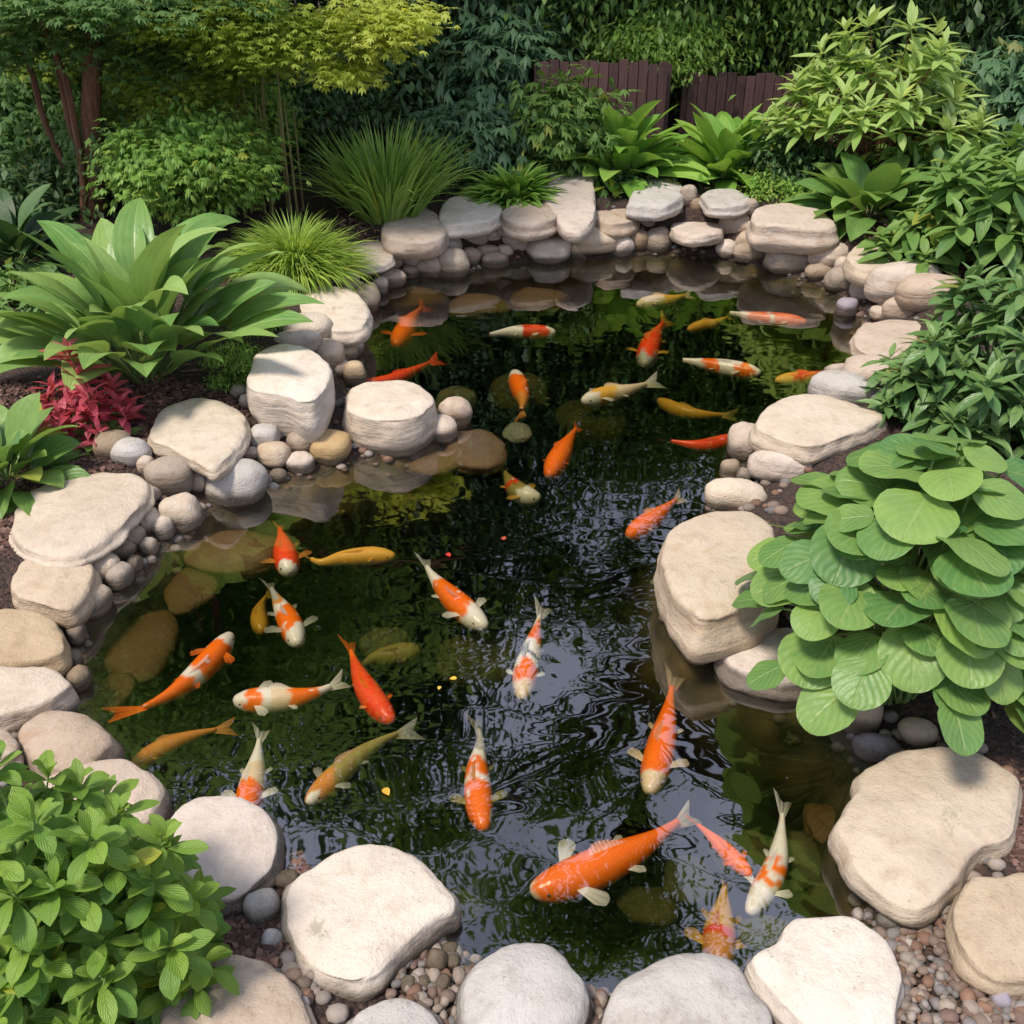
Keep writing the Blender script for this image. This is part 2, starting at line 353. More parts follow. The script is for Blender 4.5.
# ------------------------------------------------------------------ water: a closed body with a rippled mirror-like skin over a tinted, clear volume
def water_mat():
    m = M('pond_water'); geo = m.n('ShaderNodeNewGeometry'); v = geo.outputs['Position']
    c1 = P(655, 610); c2 = P(700,760)
    def rings(c, k, fall):
        d = m.n('ShaderNodeVectorMath', {0:v,1:(c.x,c.y,0)}, operation='DISTANCE').outputs['Value']
        d = m.math('MULTIPLY_ADD', m.noise(v, 3.5, 3), .22, d)
        return m.math('MULTIPLY', m.math('SINE', m.math('MULTIPLY', d, k)), m.math('MULTIPLY_ADD', d, -1/fall, 1, clamp=True))
    st = m.n('ShaderNodeMapping', {'Vector':v,'Scale':(1,1.7,1),'Rotation':(0,0,.25)}).outputs[0]
    n1 = m.noise(st, 3.6, 1, .4, .5); n2 = m.noise(st, 12, 1, .5, .3)
    h = m.math('MULTIPLY_ADD', n1, 1.0, m.math('MULTIPLY', n2, .025))
    h = m.math('MULTIPLY_ADD', rings(c1, 50., 1.0), .12, h)
    h = m.math('MULTIPLY_ADD', rings(c2, 70., .4), .02, h)
    nn = m.bump(h, 1., .0019)
    ci = m.math('ABSOLUTE', m.n('ShaderNodeVectorMath', {0:nn,1:geo.outputs['Incoming']}, operation='DOT_PRODUCT').outputs['Value'])
    fr = m.math('MULTIPLY_ADD', m.math('POWER', m.math('SUBTRACT', 1., ci, clamp=True), 5.), .84, .16, clamp=True)
    gl = m.n('ShaderNodeBsdfGlossy', {'Color':(1,1,1,1),'Roughness':.015,'Normal':nn}).outputs[0]
    tr = m.n('ShaderNodeBsdfTransparent', {'Color':(1,1,1,1)}).outputs[0]
    m.surf(m.n('ShaderNodeMixShader', {0:fr,1:tr,2:gl}).outputs[0])
    va = m.n('ShaderNodeVolumeAbsorption', {'Color':(.52,.52,.26,1),'Density':6.5})
    m.t.links.new(va.outputs[0], m.out.inputs['Volume'])
    return m.m
cen = OUT.mean(0); nO = len(OUT)
big = []
for k in range(nO):
    t = OUT[(k+1)%nO]-OUT[k-1]; nrm = np.array([t[1], -t[0]]); nrm /= np.linalg.norm(nrm)
    p = OUT[k]+nrm*.10
    if sdist([p])[0] < 0: p = OUT[k]-nrm*.10
    big.append(p)
big = np.array(big)
st_ = .028; wx = np.arange(OUT[:,0].min()-.3, OUT[:,0].max()+.3, st_); wy = np.arange(OUT[:,1].min()-.3, OUT[:,1].max()+.3, st_)
cx_, cy_ = np.meshgrid((wx[:-1]+wx[1:])/2, (wy[:-1]+wy[1:])/2, indexing='ij')
cell = (sdist(np.stack([cx_.ravel(), cy_.ravel()],1)) < .14).reshape(cx_.shape)
ix = {}; vs = []; fs = []
def wv(i, j, b):
    if (i,j,b) not in ix: ix[(i,j,b)] = len(vs); vs.append((wx[i], wy[j], -.85 if b else 0.))
    return ix[(i,j,b)]
for i, j in zip(*np.nonzero(cell)):
    i, j = int(i), int(j); q = [(i,j),(i+1,j),(i+1,j+1),(i,j+1)]
    fs.append([wv(*p,0) for p in q]); fs.append([wv(*p,1) for p in q[::-1]])
    for (p, q_, (di,dj)) in ((q[0],q[1],(0,-1)),(q[1],q[2],(1,0)),(q[2],q[3],(0,1)),(q[3],q[0],(-1,0))):
        if not cell[i+di,j+dj]: fs.append([wv(*q_,0), wv(*p,0), wv(*p,1), wv(*q_,1)])
me = bpy.data.meshes.new('pond_water'); me.from_pydata(vs, [], fs); me.update()
tag(link('pond_water', me, water_mat()), kind='structure')

# ------------------------------------------------------------------ stones
STONES = []        # (pixel x, pixel y, nickname) of the big ones, used to word the cobbles' labels
def slab(name, reg, pts, h, mat, label, nick=None, ztop=None, bulge=.02, dome=.012, edge=.03, seed=None, tilt=0., cat='stone', group='large stones edging the pond', round_=0.):
    px = Z(reg, pts) if reg else pts
    if reg in ('B','C'):
        ax_, ay_ = sum(p[0] for p in px)/len(px), sum(p[1] for p in px)/len(px); px = [(ax_+(x-ax_)*1.07, ay_+(y-ay_)*1.04) for x, y in px]; h *= .9
    mx_, my_ = sum(p[0] for p in px)/len(px), sum(p[1] for p in px)/len(px)
    if ztop is None:
        z = .15
        for _ in range(8): p = P(mx_, my_, z); z = .5*z+.5*(max(tz(p.x,p.y), .0)+h*.78)
        ztop = z
    w3 = [P(x, y, ztop) for x, y in px]
    c = sum(w3, Vector())/len(w3)
    loop = catmull([(p.x-c.x, p.y-c.y, 0) for p in w3], 10)
    # even spacing
    L = [0]; n = len(loop)
    for k in range(n): L.append(L[-1]+(loop[(k+1)%n]-loop[k]).length)
    NP = 96; res = []; k = 0
    for s_ in range(NP):
        t = L[-1]*s_/NP
        while L[k+1] < t: k += 1
        f = (t-L[k])/max(L[k+1]-L[k],1e-9); res.append(loop[k].lerp(loop[(k+1)%n], f))
    size = max((p.length for p in res))
    edge = min(edge, h*.4)
    prof = [(.0,dome),(.2,dome),(.4,dome*.9),(.6,dome*.7),(.75,dome*.45),(.86,dome*.2),(.93,-edge*.05),(.965,-edge*.25),(.985,-edge*.6),(1.,-edge)]
    for t in (.15,.3,.45,.6,.75,.88,1.):
        s_ = 1+bulge/size*math.sin(PI*min(t*1.05,1))-(.16*t**3)-round_*t*t
        prof.append((s_, -edge-(h-edge)*t))
    prof += [(.4,-h*1.02),(0,-h*1.02)]
    pr = []
    for (s0,z0),(s1,z1) in zip(prof, prof[1:]):
        for k in range(2): pr.append((s0+(s1-s0)*k/2, z0+(z1-z0)*k/2))
    pr.append(prof[-1])
    sd_ = seed if seed is not None else random.random()*100
    V = []; F = []
    for (s_, z) in pr:
        for p in res:
            q = Vector((p.x*s_, p.y*s_, z+tilt*p.y*s_))
            o = Vector((sd_, sd_*2, 0))
            nn = noise.noise_vector((q+o)*5.)*.012 + noise.noise_vector((q+o)*13.)*.008 + noise.noise_vector((q+o)*38.)*.0032
            if z < -edge*.3:                                     # broken, layered sides
                st = noise.noise(Vector((q.x*5, q.y*5, q.z*15+q.x*3))+o)
                rr = 1+st*.028*min(1, .15/size)+.05*noise.noise((q+o)*5)
                q = Vector((q.x*rr, q.y*rr, q.z))
            else: nn = Vector((nn.x, nn.y, nn.z*.55))
            V.append(q+nn)
    for i_ in range(len(pr)-1):
        for j_ in range(NP):
            F.append((i_*NP+j_, (i_+1)*NP+j_, (i_+1)*NP+(j_+1)%NP, i_*NP+(j_+1)%NP))
    A_ = Acc(); A_.add(np.array(V)+np.array((c.x,c.y,ztop)), F)
    o = A_.build(name, ROCK[mat] if isinstance(mat, str) else mat, loc=(c.x,c.y,ztop))
    tag(o, label, cat, group)
    STONES.append((mx_, my_, nick or label))
    return o

S = slab
S('flat_stone','D',[(30,530),(75,440),(180,405),(310,378),(410,395),(435,440),(400,500),(330,570),(230,625),(110,628),(40,580)],.075,'tan','wide flat tan slab on the mulch, longest stone of the left bank','the wide tan slab')
S('boulder','D',[(25,700),(60,645),(150,632),(250,640),(278,670),(265,720),(235,765),(190,790),(110,770),(45,745)],.13,'tan','boxy tan boulder just below the widest flat slab on the left bank','the boxy tan boulder')
S('boulder','D',[(-60,800),(20,780),(110,785),(170,820),(190,870),(170,925),(60,940),(-60,940)],.12,'tan','pale boulder cut by the left picture edge, between boxy tan boulder and slanted block','the pale left edge boulder')
S('boulder','D',[(-60,965),(60,950),(150,955),(195,990),(205,1015),(150,1055),(60,1085),(-60,1100)],.13,'tan','thick slanted block at the left picture edge, above the domed pinkish stone','the slanted left edge block')
S('flat_stone','D',[(430,270),(460,205),(540,168),(620,165),(690,195),(722,225),(715,280),(680,330),(620,375),(560,350),(500,315),(445,300)],.09,'cream','pale rounded slab overhanging cobbles, right of the crimson plant','the pale overhanging slab')
S('boulder','D',[(722,110),(745,45),(820,15),(900,25),(965,65),(970,110),(930,165),(880,172),(830,155),(740,140)],.24,'cream','tall cream block with a sheer face, right of the big broad leaved plant','the tall cream block', tilt=0.05, bulge=.015)
S('boulder','E',[(8,190),(40,130),(110,115),(210,118),(265,150),(275,185),(230,222),(150,238),(60,225)],.24,'cream','drum shaped white topped boulder jutting from left bank into the water','the white topped drum boulder', ztop=.2)
S('boulder','F',[(235,240),(270,190),(340,158),(440,155),(560,190),(620,215),(560,260),(480,290),(400,310),(340,300),(260,270)],.13,'cream','low cream boulder on the right bank behind the round leaved hosta','the low cream boulder', bulge=.03)
S('boulder','F',[(-10,540),(60,505),(140,490),(240,492),(300,560),(310,700),(265,770),(180,800),(80,820),(20,770),(-15,720),(-40,650),(-35,590)],.24,'cream','largest boulder of the right bank, pale top bulging over the water','the largest right bank boulder', ztop=.24, bulge=.045, edge=.05)
S('boulder','F',[(140,905),(190,850),(280,835),(380,850),(420,930),(380,985),(280,985),(190,960)],.12,'pink','dull brownish boulder half under the largest right bank boulder, at the waterline','the dull waterline boulder', ztop=.08, bulge=.03, edge=.04)
S('flat_stone','C',[(530,985),(560,950),(640,932),(720,940),(770,970),(740,1010),(650,1040),(560,1030)],.11,'pink','pinkish flat stone on right bank, left of the glossy shrub','the pinkish flat stone')
S('boulder','C',[(510,755),(540,715),(600,697),(660,700),(690,730),(685,770),(640,790),(560,785)],.17,'tan','rounded tan boulder under the hanging dark hosta at the back right','the rounded tan back boulder', bulge=.03)
S('boulder','C',[(230,632),(250,605),(320,590),(400,598),(450,630),(470,660),(400,668),(320,660),(245,655)],.22,'pink','long humped boulder on top of the wall, below the yellow green shrub','the long humped boulder', bulge=.04, edge=.07)
S('boulder','C',[(85,575),(110,553),(180,553),(218,575),(205,595),(120,602)],.11,'grey','small greyish cap stone directly below the large rosette hosta at the back','the greyish cap stone', edge=.05)
S('flat_stone','C',[(-5,680),(10,625),(50,610),(110,615),(142,640),(132,690),(60,705)],.12,'pink','squarish pinkish slab leaning in the back wall down to the water','the squarish leaning slab', tilt=-.1)
S('flat_stone','B',[(-5,690),(40,662),(110,680),(150,730),(140,765),(80,778),(0,770),(-10,730)],.07,'pink','flat pinkish stone at the left end of the back wall, below the tall grass','the flat pinkish corner stone')
S('boulder','B',[(128,655),(170,610),(240,605),(290,635),(305,680),(270,700),(200,702),(140,690)],.17,'pink','blunt pinkish boulder in the back wall, below the tall strappy grass clump','the blunt pinkish boulder', bulge=.03)
S('boulder','B',[(292,620),(320,580),(380,568),(450,585),(472,615),(440,640),(370,655),(310,655)],.13,'cream','pale lens shaped boulder on the back wall, left of the small ferny clump','the pale lens shaped boulder', bulge=.03, edge=.06)
S('boulder','B',[(478,620),(510,592),(580,588),(630,615),(620,640),(560,650),(500,645)],.16,'pink','bowl shaped boulder on the back wall, right below the small ferny clump','the bowl shaped boulder', bulge=.03, edge=.06)
S('boulder','B',[(590,560),(620,525),(680,510),(730,525),(742,580),(740,620),(700,640),(650,630),(610,590)],.14,'pink','tallest saddle shaped stone of the back wall, left of the pale leaved hosta','the saddle shaped stone', tilt=.1)
S('boulder','B',[(738,620),(765,597),(830,593),(868,615),(860,640),(800,652),(750,640)],.15,'pink','squat boulder on the back wall, below the pale leaved hosta','the squat back boulder', bulge=.03, edge=.05)
S('boulder','B',[(845,590),(880,535),(940,515),(990,530),(1002,565),(960,598),(900,600),(860,598)],.14,'grey','steep wedge shaped boulder on the back wall between the two hostas','the wedge shaped boulder', bulge=.03, edge=.05)
S('boulder','A',[(830,860),(870,840),(960,830),(1030,845),(1075,890),(1070,945),(1010,960),(940,955),(870,895)],.13,'cream','pale flat boulder on the left bank beside the fine light green grass','the pale grass side boulder', bulge=.03)
S('boulder','G',[(45,180),(80,125),(160,100),(250,115),(320,160),(330,205),(270,250),(200,275),(110,270)],.12,'pink','domed pinkish stone left of the pond, above the bottom left shrub','the domed pinkish stone', dome=.03)
S('flat_stone','G',[(120,300),(220,260),(330,238),(400,255),(470,310),(475,360),(430,430),(370,465),(250,440),(150,400)],.11,'pink','pale pink slab partly behind the shoots of the bottom left shrub','the pale pink slab')
S('flat_stone','G',[(480,430),(540,370),(620,352),(700,360),(780,400),(812,450),(805,540),(760,600),(690,650),(600,640),(520,560),(490,490)],.10,'pink','round pinkish slab at the pond edge, left of the whole row of front stones','the round pinkish front slab')
S('flat_stone','G',[(465,960),(490,880),(560,830),(650,815),(760,835),(850,900),(900,980),(900,1080),(700,1130),(480,1100)],.07,'pink','dull pink round slab at the bottom edge, right beside the leafy shrub','the dull pink bottom slab')
S('boulder','G',[(-60,170),(0,155),(45,190),(40,230),(-20,255),(-60,240)],.08,'pink','small stone cut by the left picture edge behind the bottom left shrub','the small left edge stone')
S('flat_stone','H',[(-165,650),(-140,590),(-45,530),(30,495),(100,487),(200,520),(270,580),(325,640),(325,690),(280,720),(180,810),(120,880),(60,912),(-20,900),(-80,870),(-125,800),(-150,740)],.105,'cream','large cream slab with notched left side in the front row','the large notched cream slab', edge=.022)
S('boulder','H',[(360,900),(400,830),(480,785),(560,775),(640,800),(700,860),(725,930),(700,1030),(640,1090),(400,1090),(355,1000)],.12,'grey','rounded light grey stone at bottom edge, left one of the two grey ones','the left grey front stone', dome=.03, edge=.05)
S('boulder','H',[(760,1000),(820,900),(900,840),(980,822),(1080,818),(1160,850),(1220,920),(1270,1010),(1200,1100),(800,1100)],.12,'grey','grey stone at bottom edge beneath the deep orange fish, right of the two grey ones','the right grey front stone', dome=.03, edge=.05)
S('flat_stone','H',[(30,1020),(80,970),(180,948),(250,975),(290,1040),(200,1110),(60,1110)],.07,'grey','pale small slab at the bottom edge below the large notched slab','the pale bottom edge slab')
S('flat_stone','I',[(230,840),(300,780),(350,715),(430,697),(510,697),(590,740),(640,800),(678,880),(665,960),(640,1060),(450,1110),(380,1020),(300,940)],.12,'cream','pale angular slab in the front row, left of the loose gravel at bottom right','the pale angular slab', edge=.025)
S('flat_stone','I',[(470,430),(540,340),(545,285),(640,230),(760,205),(870,203),(950,250),(1015,310),(1010,400),(990,480),(900,520),(840,600),(740,680),(640,650),(540,575),(490,500)],.12,'tan','biggest golden tan slab, directly below the round leaved hosta','the biggest golden slab', edge=.025)
S('flat_stone','I',[(815,700),(860,590),(950,585),(1024,570),(1110,600),(1130,760),(1080,870),(980,890),(900,860),(840,810)],.10,'tan','smooth grey brown disc cut by the right picture edge near the bottom','the grey brown disc', edge=.025)

# cobbles: centre pixel, width, height, colour
COB = [(236,483,60,50,'grey'),(264,436,30,24,'grey'),(300,441,27,22,'brown'),(273,455,34,27,'tan'),(300,463,29,22,'pink'),(330,448,42,34,'gold'),
(278,476,18,14,'brown'),(251,453,17,12,'pink'),(170,477,44,42,'brown'),(147,466,18,20,'pink'),(197,482,20,20,'pink'),(181,514,44,40,'tan'),(164,528,22,28,'pink'),
(149,521,24,34,'tan'),(154,493,13,18,'pink'),(133,538,26,26,'brown'),(121,550,26,20,'brown'),(149,547,18,18,'tan'),(106,570,30,34,'tan'),(120,577,24,34,'brown'),
(135,564,15,22,'brown'),(94,602,30,46,'tan'),(77,634,18,30,'brown'),(75,658,13,22,'tan'),(79,680,22,38,'brown'),(113,446,38,32,'brown'),(131,452,38,30,'grey'),
(455,413,34,32,'pink'),(441,430,34,28,'pink'),(352,347,20,20,'pink'),(342,370,15,20,'pink'),(355,374,20,24,'gold'),(330,357,26,36,'pink'),(346,352,20,16,'tan'),(240,391,17,12,'brown'),(247,402,15,16,'pink'),
(308,330,42,30,'cream'),(298,342,40,18,'pink'),(345,277,26,20,'pink'),(353,290,24,18,'pink'),(366,300,24,30,'gold'),(380,287,15,17,'pink'),(390,279,28,18,'pink'),
(410,272,15,12,'brown'),(393,262,17,13,'pink'),(415,262,28,14,'pink'),(430,268,24,20,'pink'),(451,265,34,28,'cream'),(432,252,18,12,'brown'),(446,244,28,19,'pink'),
(504,227,15,15,'pink'),(471,239,32,15,'pink'),(490,236,24,18,'pink'),(517,240,31,18,'pink'),(471,257,18,16,'brown'),(487,252,22,12,'brown'),(495,261,26,13,'brown'),(505,251,15,11,'pink'),
(549,250,38,24,'cream'),(562,236,24,18,'pink'),(593,240,42,25,'cream'),(577,250,18,16,'gold'),(585,227,16,12,'brown'),(622,247,21,19,'pink'),(637,241,21,19,'brown'),(645,224,23,17,'pink'),
(667,225,22,14,'pink'),(658,241,25,22,'brown'),(688,196,16,18,'brown'),(697,205,14,12,'brown'),(751,207,13,14,'brown'),(735,227,33,28,'pink'),(800,246,48,22,'pink'),(790,261,42,18,'brown'),
(754,241,32,17,'pink'),(727,249,19,15,'pink'),(750,253,30,12,'brown'),(771,249,13,18,'brown'),(829,255,38,26,'pink'),(819,272,26,14,'brown'),(841,280,28,22,'brown'),(843,266,15,16,'pink'),
(867,289,28,22,'pink'),(847,308,20,18,'purple'),(903,284,68,32,'pink'),(892,298,26,20,'brown'),(930,294,58,26,'pink'),(905,309,38,18,'pink'),(880,313,18,13,'pink'),(868,330,14,12,'pink'),
(745,442,34,44,'pink'),(735,497,62,32,'cream'),(782,466,62,28,'pink'),(730,470,20,22,'brown'),(744,476,17,15,'pink'),(843,391,58,26,'grey'),(869,373,46,32,'pink'),(886,384,24,20,'pink'),
(881,400,22,20,'purple'),(899,406,26,14,'purple'),(838,372,26,14,'pink'),(880,352,46,20,'pink'),(822,684,34,26,'purple'),(858,712,48,46,'pink'),(876,748,46,28,'purple'),(918,732,38,28,'pink'),(840,700,26,24,'brown'),
(263,910,36,38,'grey'),(272,943,24,24,'grey'),(287,880,24,20,'brown'),(895,758,30,20,'purple'),(700,560,1,1,'x'),
(920,925,24,20,'purple'),(887,922,20,20,'grey'),(912,911,13,13,'grey'),(931,907,12,12,'brown'),(978,986,18,20,'purple'),(1000,1000,20,22,'purple'),(985,1012,16,14,'grey'),(946,1008,20,18,'brown'),(1018,985,14,16,'brown'),
(437,962,22,24,'brown'),(424,984,14,16,'brown'),(443,984,16,18,'brown'),(409,985,16,18,'brown'),(453,962,12,16,'brown'),(450,948,16,12,'brown')]
def rock_ell(c, ax, rot, seed, nth=26, nph=16, amp=.09, p=2.35):
    V = []; th = np.linspace(0, PI, nph)
    for t in th:
        for k in range(nth):
            f = 2*PI*k/nth
            d = Vector((math.sin(t)*math.cos(f), math.sin(t)*math.sin(f), math.cos(t)))
            s_ = (abs(d.x)**p+abs(d.y)**p+abs(d.z)**p)**(-1/p)
            n_ = 1+amp*1.6*noise.noise(d*1.1+Vector((seed,0,0)))+amp*.6*noise.noise(d*3.+Vector((0,seed,0)))
            q = d*s_*n_; q = Vector((q.x*ax[0], q.y*ax[1], q.z*ax[2]))
            V.append((q.x*math.cos(rot)-q.y*math.sin(rot), q.x*math.sin(rot)+q.y*math.cos(rot), q.z))
    F = [(i_*nth+j_, (i_+1)*nth+j_, (i_+1)*nth+(j_+1)%nth, i_*nth+(j_+1)%nth) for i_ in range(nph-1) for j_ in range(nth)]
    return np.array(V)+np.array(c), F
CN = {'grey':'pale grey','brown':'brownish','tan':'tan','pink':'pinkish beige','gold':'golden','cream':'cream','purple':'purplish grey'}
cobs = []
for (px, py, w_, h_, cc) in COB:
    if cc == 'x': continue
    if py < 400: w_ *= 1.14; h_ *= 1.14
    z = .06
    for _ in range(7):
        p = P(px, py, z); s_ = ppm(p); ax = w_/2/s_; th_ = math.atan2(CAM_H-z, p.y)
        by = ax*.9; vv = (h_/2/s_)**2-(by*math.sin(th_))**2
        cz = math.sqrt(max(vv,0))/math.cos(th_) if vv > 0 else 0
        cz = min(max(cz, ax*.55), ax*1.15)
        by = min(max(math.sqrt(max((h_/2/s_)**2-(cz*math.cos(th_))**2, 0))/math.sin(th_), ax*.6), ax*1.3)
        z = .5*z+.5*(max(tz(p.x,p.y), 0)+cz*.45)
    cobs.append((px, py, w_, h_, cc, p, ax, by, cz))
labs = {}
for k, t in enumerate(cobs):
    px, py, w_, h_, cc = t[:5]
    b = min(STONES, key=lambda s_: (s_[0]-px)**2+(s_[1]-py)**2)
    dx, dy = px-b[0], py-b[1]
    side = ('left of' if dx < 0 else 'right of') if abs(dx) > abs(dy) else ('above' if dy < 0 else 'below')
    sz = 'large' if w_*h_ > 1100 else ('tiny' if w_*h_ < 260 else 'small')
    labs.setdefault((sz, CN[cc], side, b[2]), []).append(k)
ORD = ['leftmost','second from left','third from left','fourth from left','fifth from left','sixth from left','seventh from left']
cl = {}
for (sz, c_, side, b), ks in labs.items():
    ks.sort(key=lambda k: cobs[k][0])
    for i_, k in enumerate(ks):
        cl[k] = f'{sz} {c_} cobble {side} {b}' + ('' if len(ks) == 1 else ', '+(ORD[i_] if len(ks) > 2 else ['the left one','the right one'][i_]))
for k, (px, py, w_, h_, cc, p, ax, by, cz) in enumerate(cobs):
    V, F = rock_ell(p, (ax*1.02, by*1.02, cz*1.02), random.uniform(-.3,.3), k*3.7+1)
    A_ = Acc(); A_.add(V, F)
    tag(A_.build('cobble', ROCK[cc], loc=tuple(p)), cl[k], 'cobble', 'cobbles packed along the pond edge')

# submerged stones
SUB = [(473,443,62,40,.02,'brown','brown ring shaped stone half under water beside the drum boulder'),
(517,428,28,20,.01,'algae','small mossy green stone breaking the surface right of the drum boulder'),
(430,458,60,22,.03,'brown','flat wet brown stone just under water below the drum boulder'),
(455,396,40,26,.09,'algae','green algae covered stone underwater above the mossy one'),
(520,385,60,30,.16,'algae','dim algae covered stone underwater below the red and white fish tail'),
(590,410,70,34,.2,'algae','faint algae covered stone deep in the middle of the far water'),
(235,545,100,40,.06,'brown','wide brown stone under water in the left bay below the grey cobble'),
(140,640,70,70,.10,'gold','golden brown stone under water beside the left bank cobbles'),
(110,690,40,60,.10,'gold','dark golden stone under water near the slanted left edge block'),
(190,585,50,40,.10,'gold','golden stone under water off the left bank, below the wide brown one'),
(385,640,50,36,.16,'algae','faint green stone under water right of the deep orange fish tail'),
(480,650,90,50,.2,'algae','large faint green stone under water near the pond middle'),
(690,875,52,44,.17,'algae','round green stone under water right of the big orange fish'),
(745,850,60,46,.18,'algae','green stone under water left of the orange and white fish'),
(800,855,56,60,.14,'algae','tall olive stone under water near the right bank'),
(830,820,50,44,.14,'brown','brown olive stone under water beside the biggest golden slab'),
(650,900,60,36,.2,'algae','dim green stone under water above the right grey front stone'),
(770,930,60,34,.08,'algae','olive stone under water behind the pale angular slab'),
(290,860,34,24,.06,'gold','small golden stone under water right of the round pinkish front slab'),
(345,870,50,30,.08,'algae','dim olive stone under water behind the large notched slab'),
(455,905,50,40,.15,'algae','dim green stone under water above the front gravel'),
(400,288,90,20,.05,'brown','flat brown ledge stone under water in the far left corner'),
(480,300,60,18,.07,'brown','flat tan ledge stone under water near the far wall'),
(540,294,60,18,.08,'brown','flat brown ledge stone under water below the far wall, right of another')]
for k, (px, py, w_, h_, dep, cc, lab) in enumerate(SUB):
    p = P(px, py, -dep); s_ = ppm(p); ax = w_/2/s_; th_ = math.atan2(CAM_H, p.y); by = min(h_/2/s_/math.sin(th_)*.95, ax*1.5)
    cz = min(ax, by)*.38
    V, F = rock_ell((p.x,p.y,p.z-cz*.8), (ax, by, cz), random.uniform(-.2,.2), k*5.1+300, amp=.14)
    A_ = Acc(); A_.add(V, F)
    tag(A_.build('submerged_stone', ALGAE if cc == 'algae' else ROCK[cc], loc=tuple(p)), lab, 'stone', 'stones lying under the water')

# gravel and bark chips: nobody could count them
def inpoly(x, y, poly):
    c = False; n = len(poly)
    for k in range(n):
        (x1,y1),(x2,y2) = poly[k], poly[k-1]
        if (y1 > y) != (y2 > y) and x < (x2-x1)*(y-y1)/(y2-y1)+x1: c = not c
    return c
def scatter_px(poly, n):
    xs_ = [p[0] for p in poly]; ys_ = [p[1] for p in poly]; out = []
    while len(out) < n:
        x, y = random.uniform(min(xs_),max(xs_)), random.uniform(min(ys_),max(ys_))
        if inpoly(x, y, poly): out.append((x, y))
    return out
th_ = np.linspace(0,PI,6); SPH = np.array([(math.sin(t)*math.cos(2*PI*k/8), math.sin(t)*math.sin(2*PI*k/8), math.cos(t)) for t in th_ for k in range(8)])
SPF = np.array([(i_*8+j_, (i_+1)*8+j_, (i_+1)*8+(j_+1)%8, i_*8+(j_+1)%8) for i_ in range(5) for j_ in range(8)])
PC = [(.22,.16,.12),(.18,.13,.10),(.27,.22,.18),(.16,.15,.14),(.22,.20,.19),(.30,.26,.22),(.20,.11,.07),(.14,.09,.07)]
def pebbles(name, spots, s0, s1, label):
    A_ = Acc()
    for (px, py, lift) in spots:
        p = ground_at(px, py); s_ = random.uniform(s0, s1)*(1 if random.random() < .8 else 1.35)
        if sdist([(p.x,p.y)])[0] < .0: continue
        ax = np.array([s_, s_*random.uniform(.65,.95), s_*random.uniform(.5,.75)]); r_ = random.uniform(0,PI)
        V = SPH*ax; V = V*(1+.1*np.sin(SPH[:,[1,2,0]]*3+random.uniform(0,6)))
        V = np.stack([V[:,0]*math.cos(r_)-V[:,1]*math.sin(r_), V[:,0]*math.sin(r_)+V[:,1]*math.cos(r_), V[:,2]],1)
        c_ = random.choice(PC); f_ = random.uniform(.75,1.15)
        A_.add(V+np.array((p.x,p.y,p.z+s_*.3+lift)), SPF, c=np.tile((c_[0]*f_,c_[1]*f_,c_[2]*f_,1),(len(V),1)))
    return tag(A_.build(name, PEB), label, 'gravel', kind='stuff')
Gz = [([(425,940),(470,925),(500,1024),(400,1030),(385,990)],230),([(560,960),(650,960),(650,1010),(600,1030),(560,1030)],120),
 ([(840,910),(900,890),(960,900),(1040,960),(1040,1040),(880,1040),(900,960)],560),([(240,870),(300,850),(320,960),(300,1024),(250,940)],130),([(700,950),(780,930),(790,1030),(720,1030)],80)]
sp_ = [(x,y,random.uniform(0,.012)) for poly, n in Gz for x, y in scatter_px(poly, n)]
pebbles('gravel', sp_, .006, .020, 'loose mixed gravel filling the gaps between the front stones')
# fine stones tucked between the cobbles all along the bank
sp_ = []
for k in range(len(OUT)):
    for _ in range(9):
        o_ = OUT[k]+RNG.normal(0,.05,2); d_ = sdist([o_])[0]
        t = OUT[(k+1)%nO]-OUT[k]; nrm = np.array([t[1],-t[0]]); nrm /= np.linalg.norm(nrm)+1e-9
        q_ = o_+(big[k]-OUT[k])/.1*U(0,.32)
        sp_.append(q_)
A_ = Acc()
for q_ in sp_:
    s_ = random.uniform(.012,.032); ax = np.array([s_, s_*.85, s_*.65]); V = SPH*ax*(1+.1*np.sin(SPH[:,[1,2,0]]*3+random.uniform(0,6)))
    c_ = random.choice(PC); f_ = random.uniform(.7,1.1)
    A_.add(V+np.array((q_[0],q_[1],tz(*q_)+s_*.2)), SPF, c=np.tile((c_[0]*f_,c_[1]*f_,c_[2]*f_,1),(len(V),1)))
tag(A_.build('gravel', PEB), 'fine pebbles tucked between the cobbles round the waterline', 'gravel', kind='stuff')
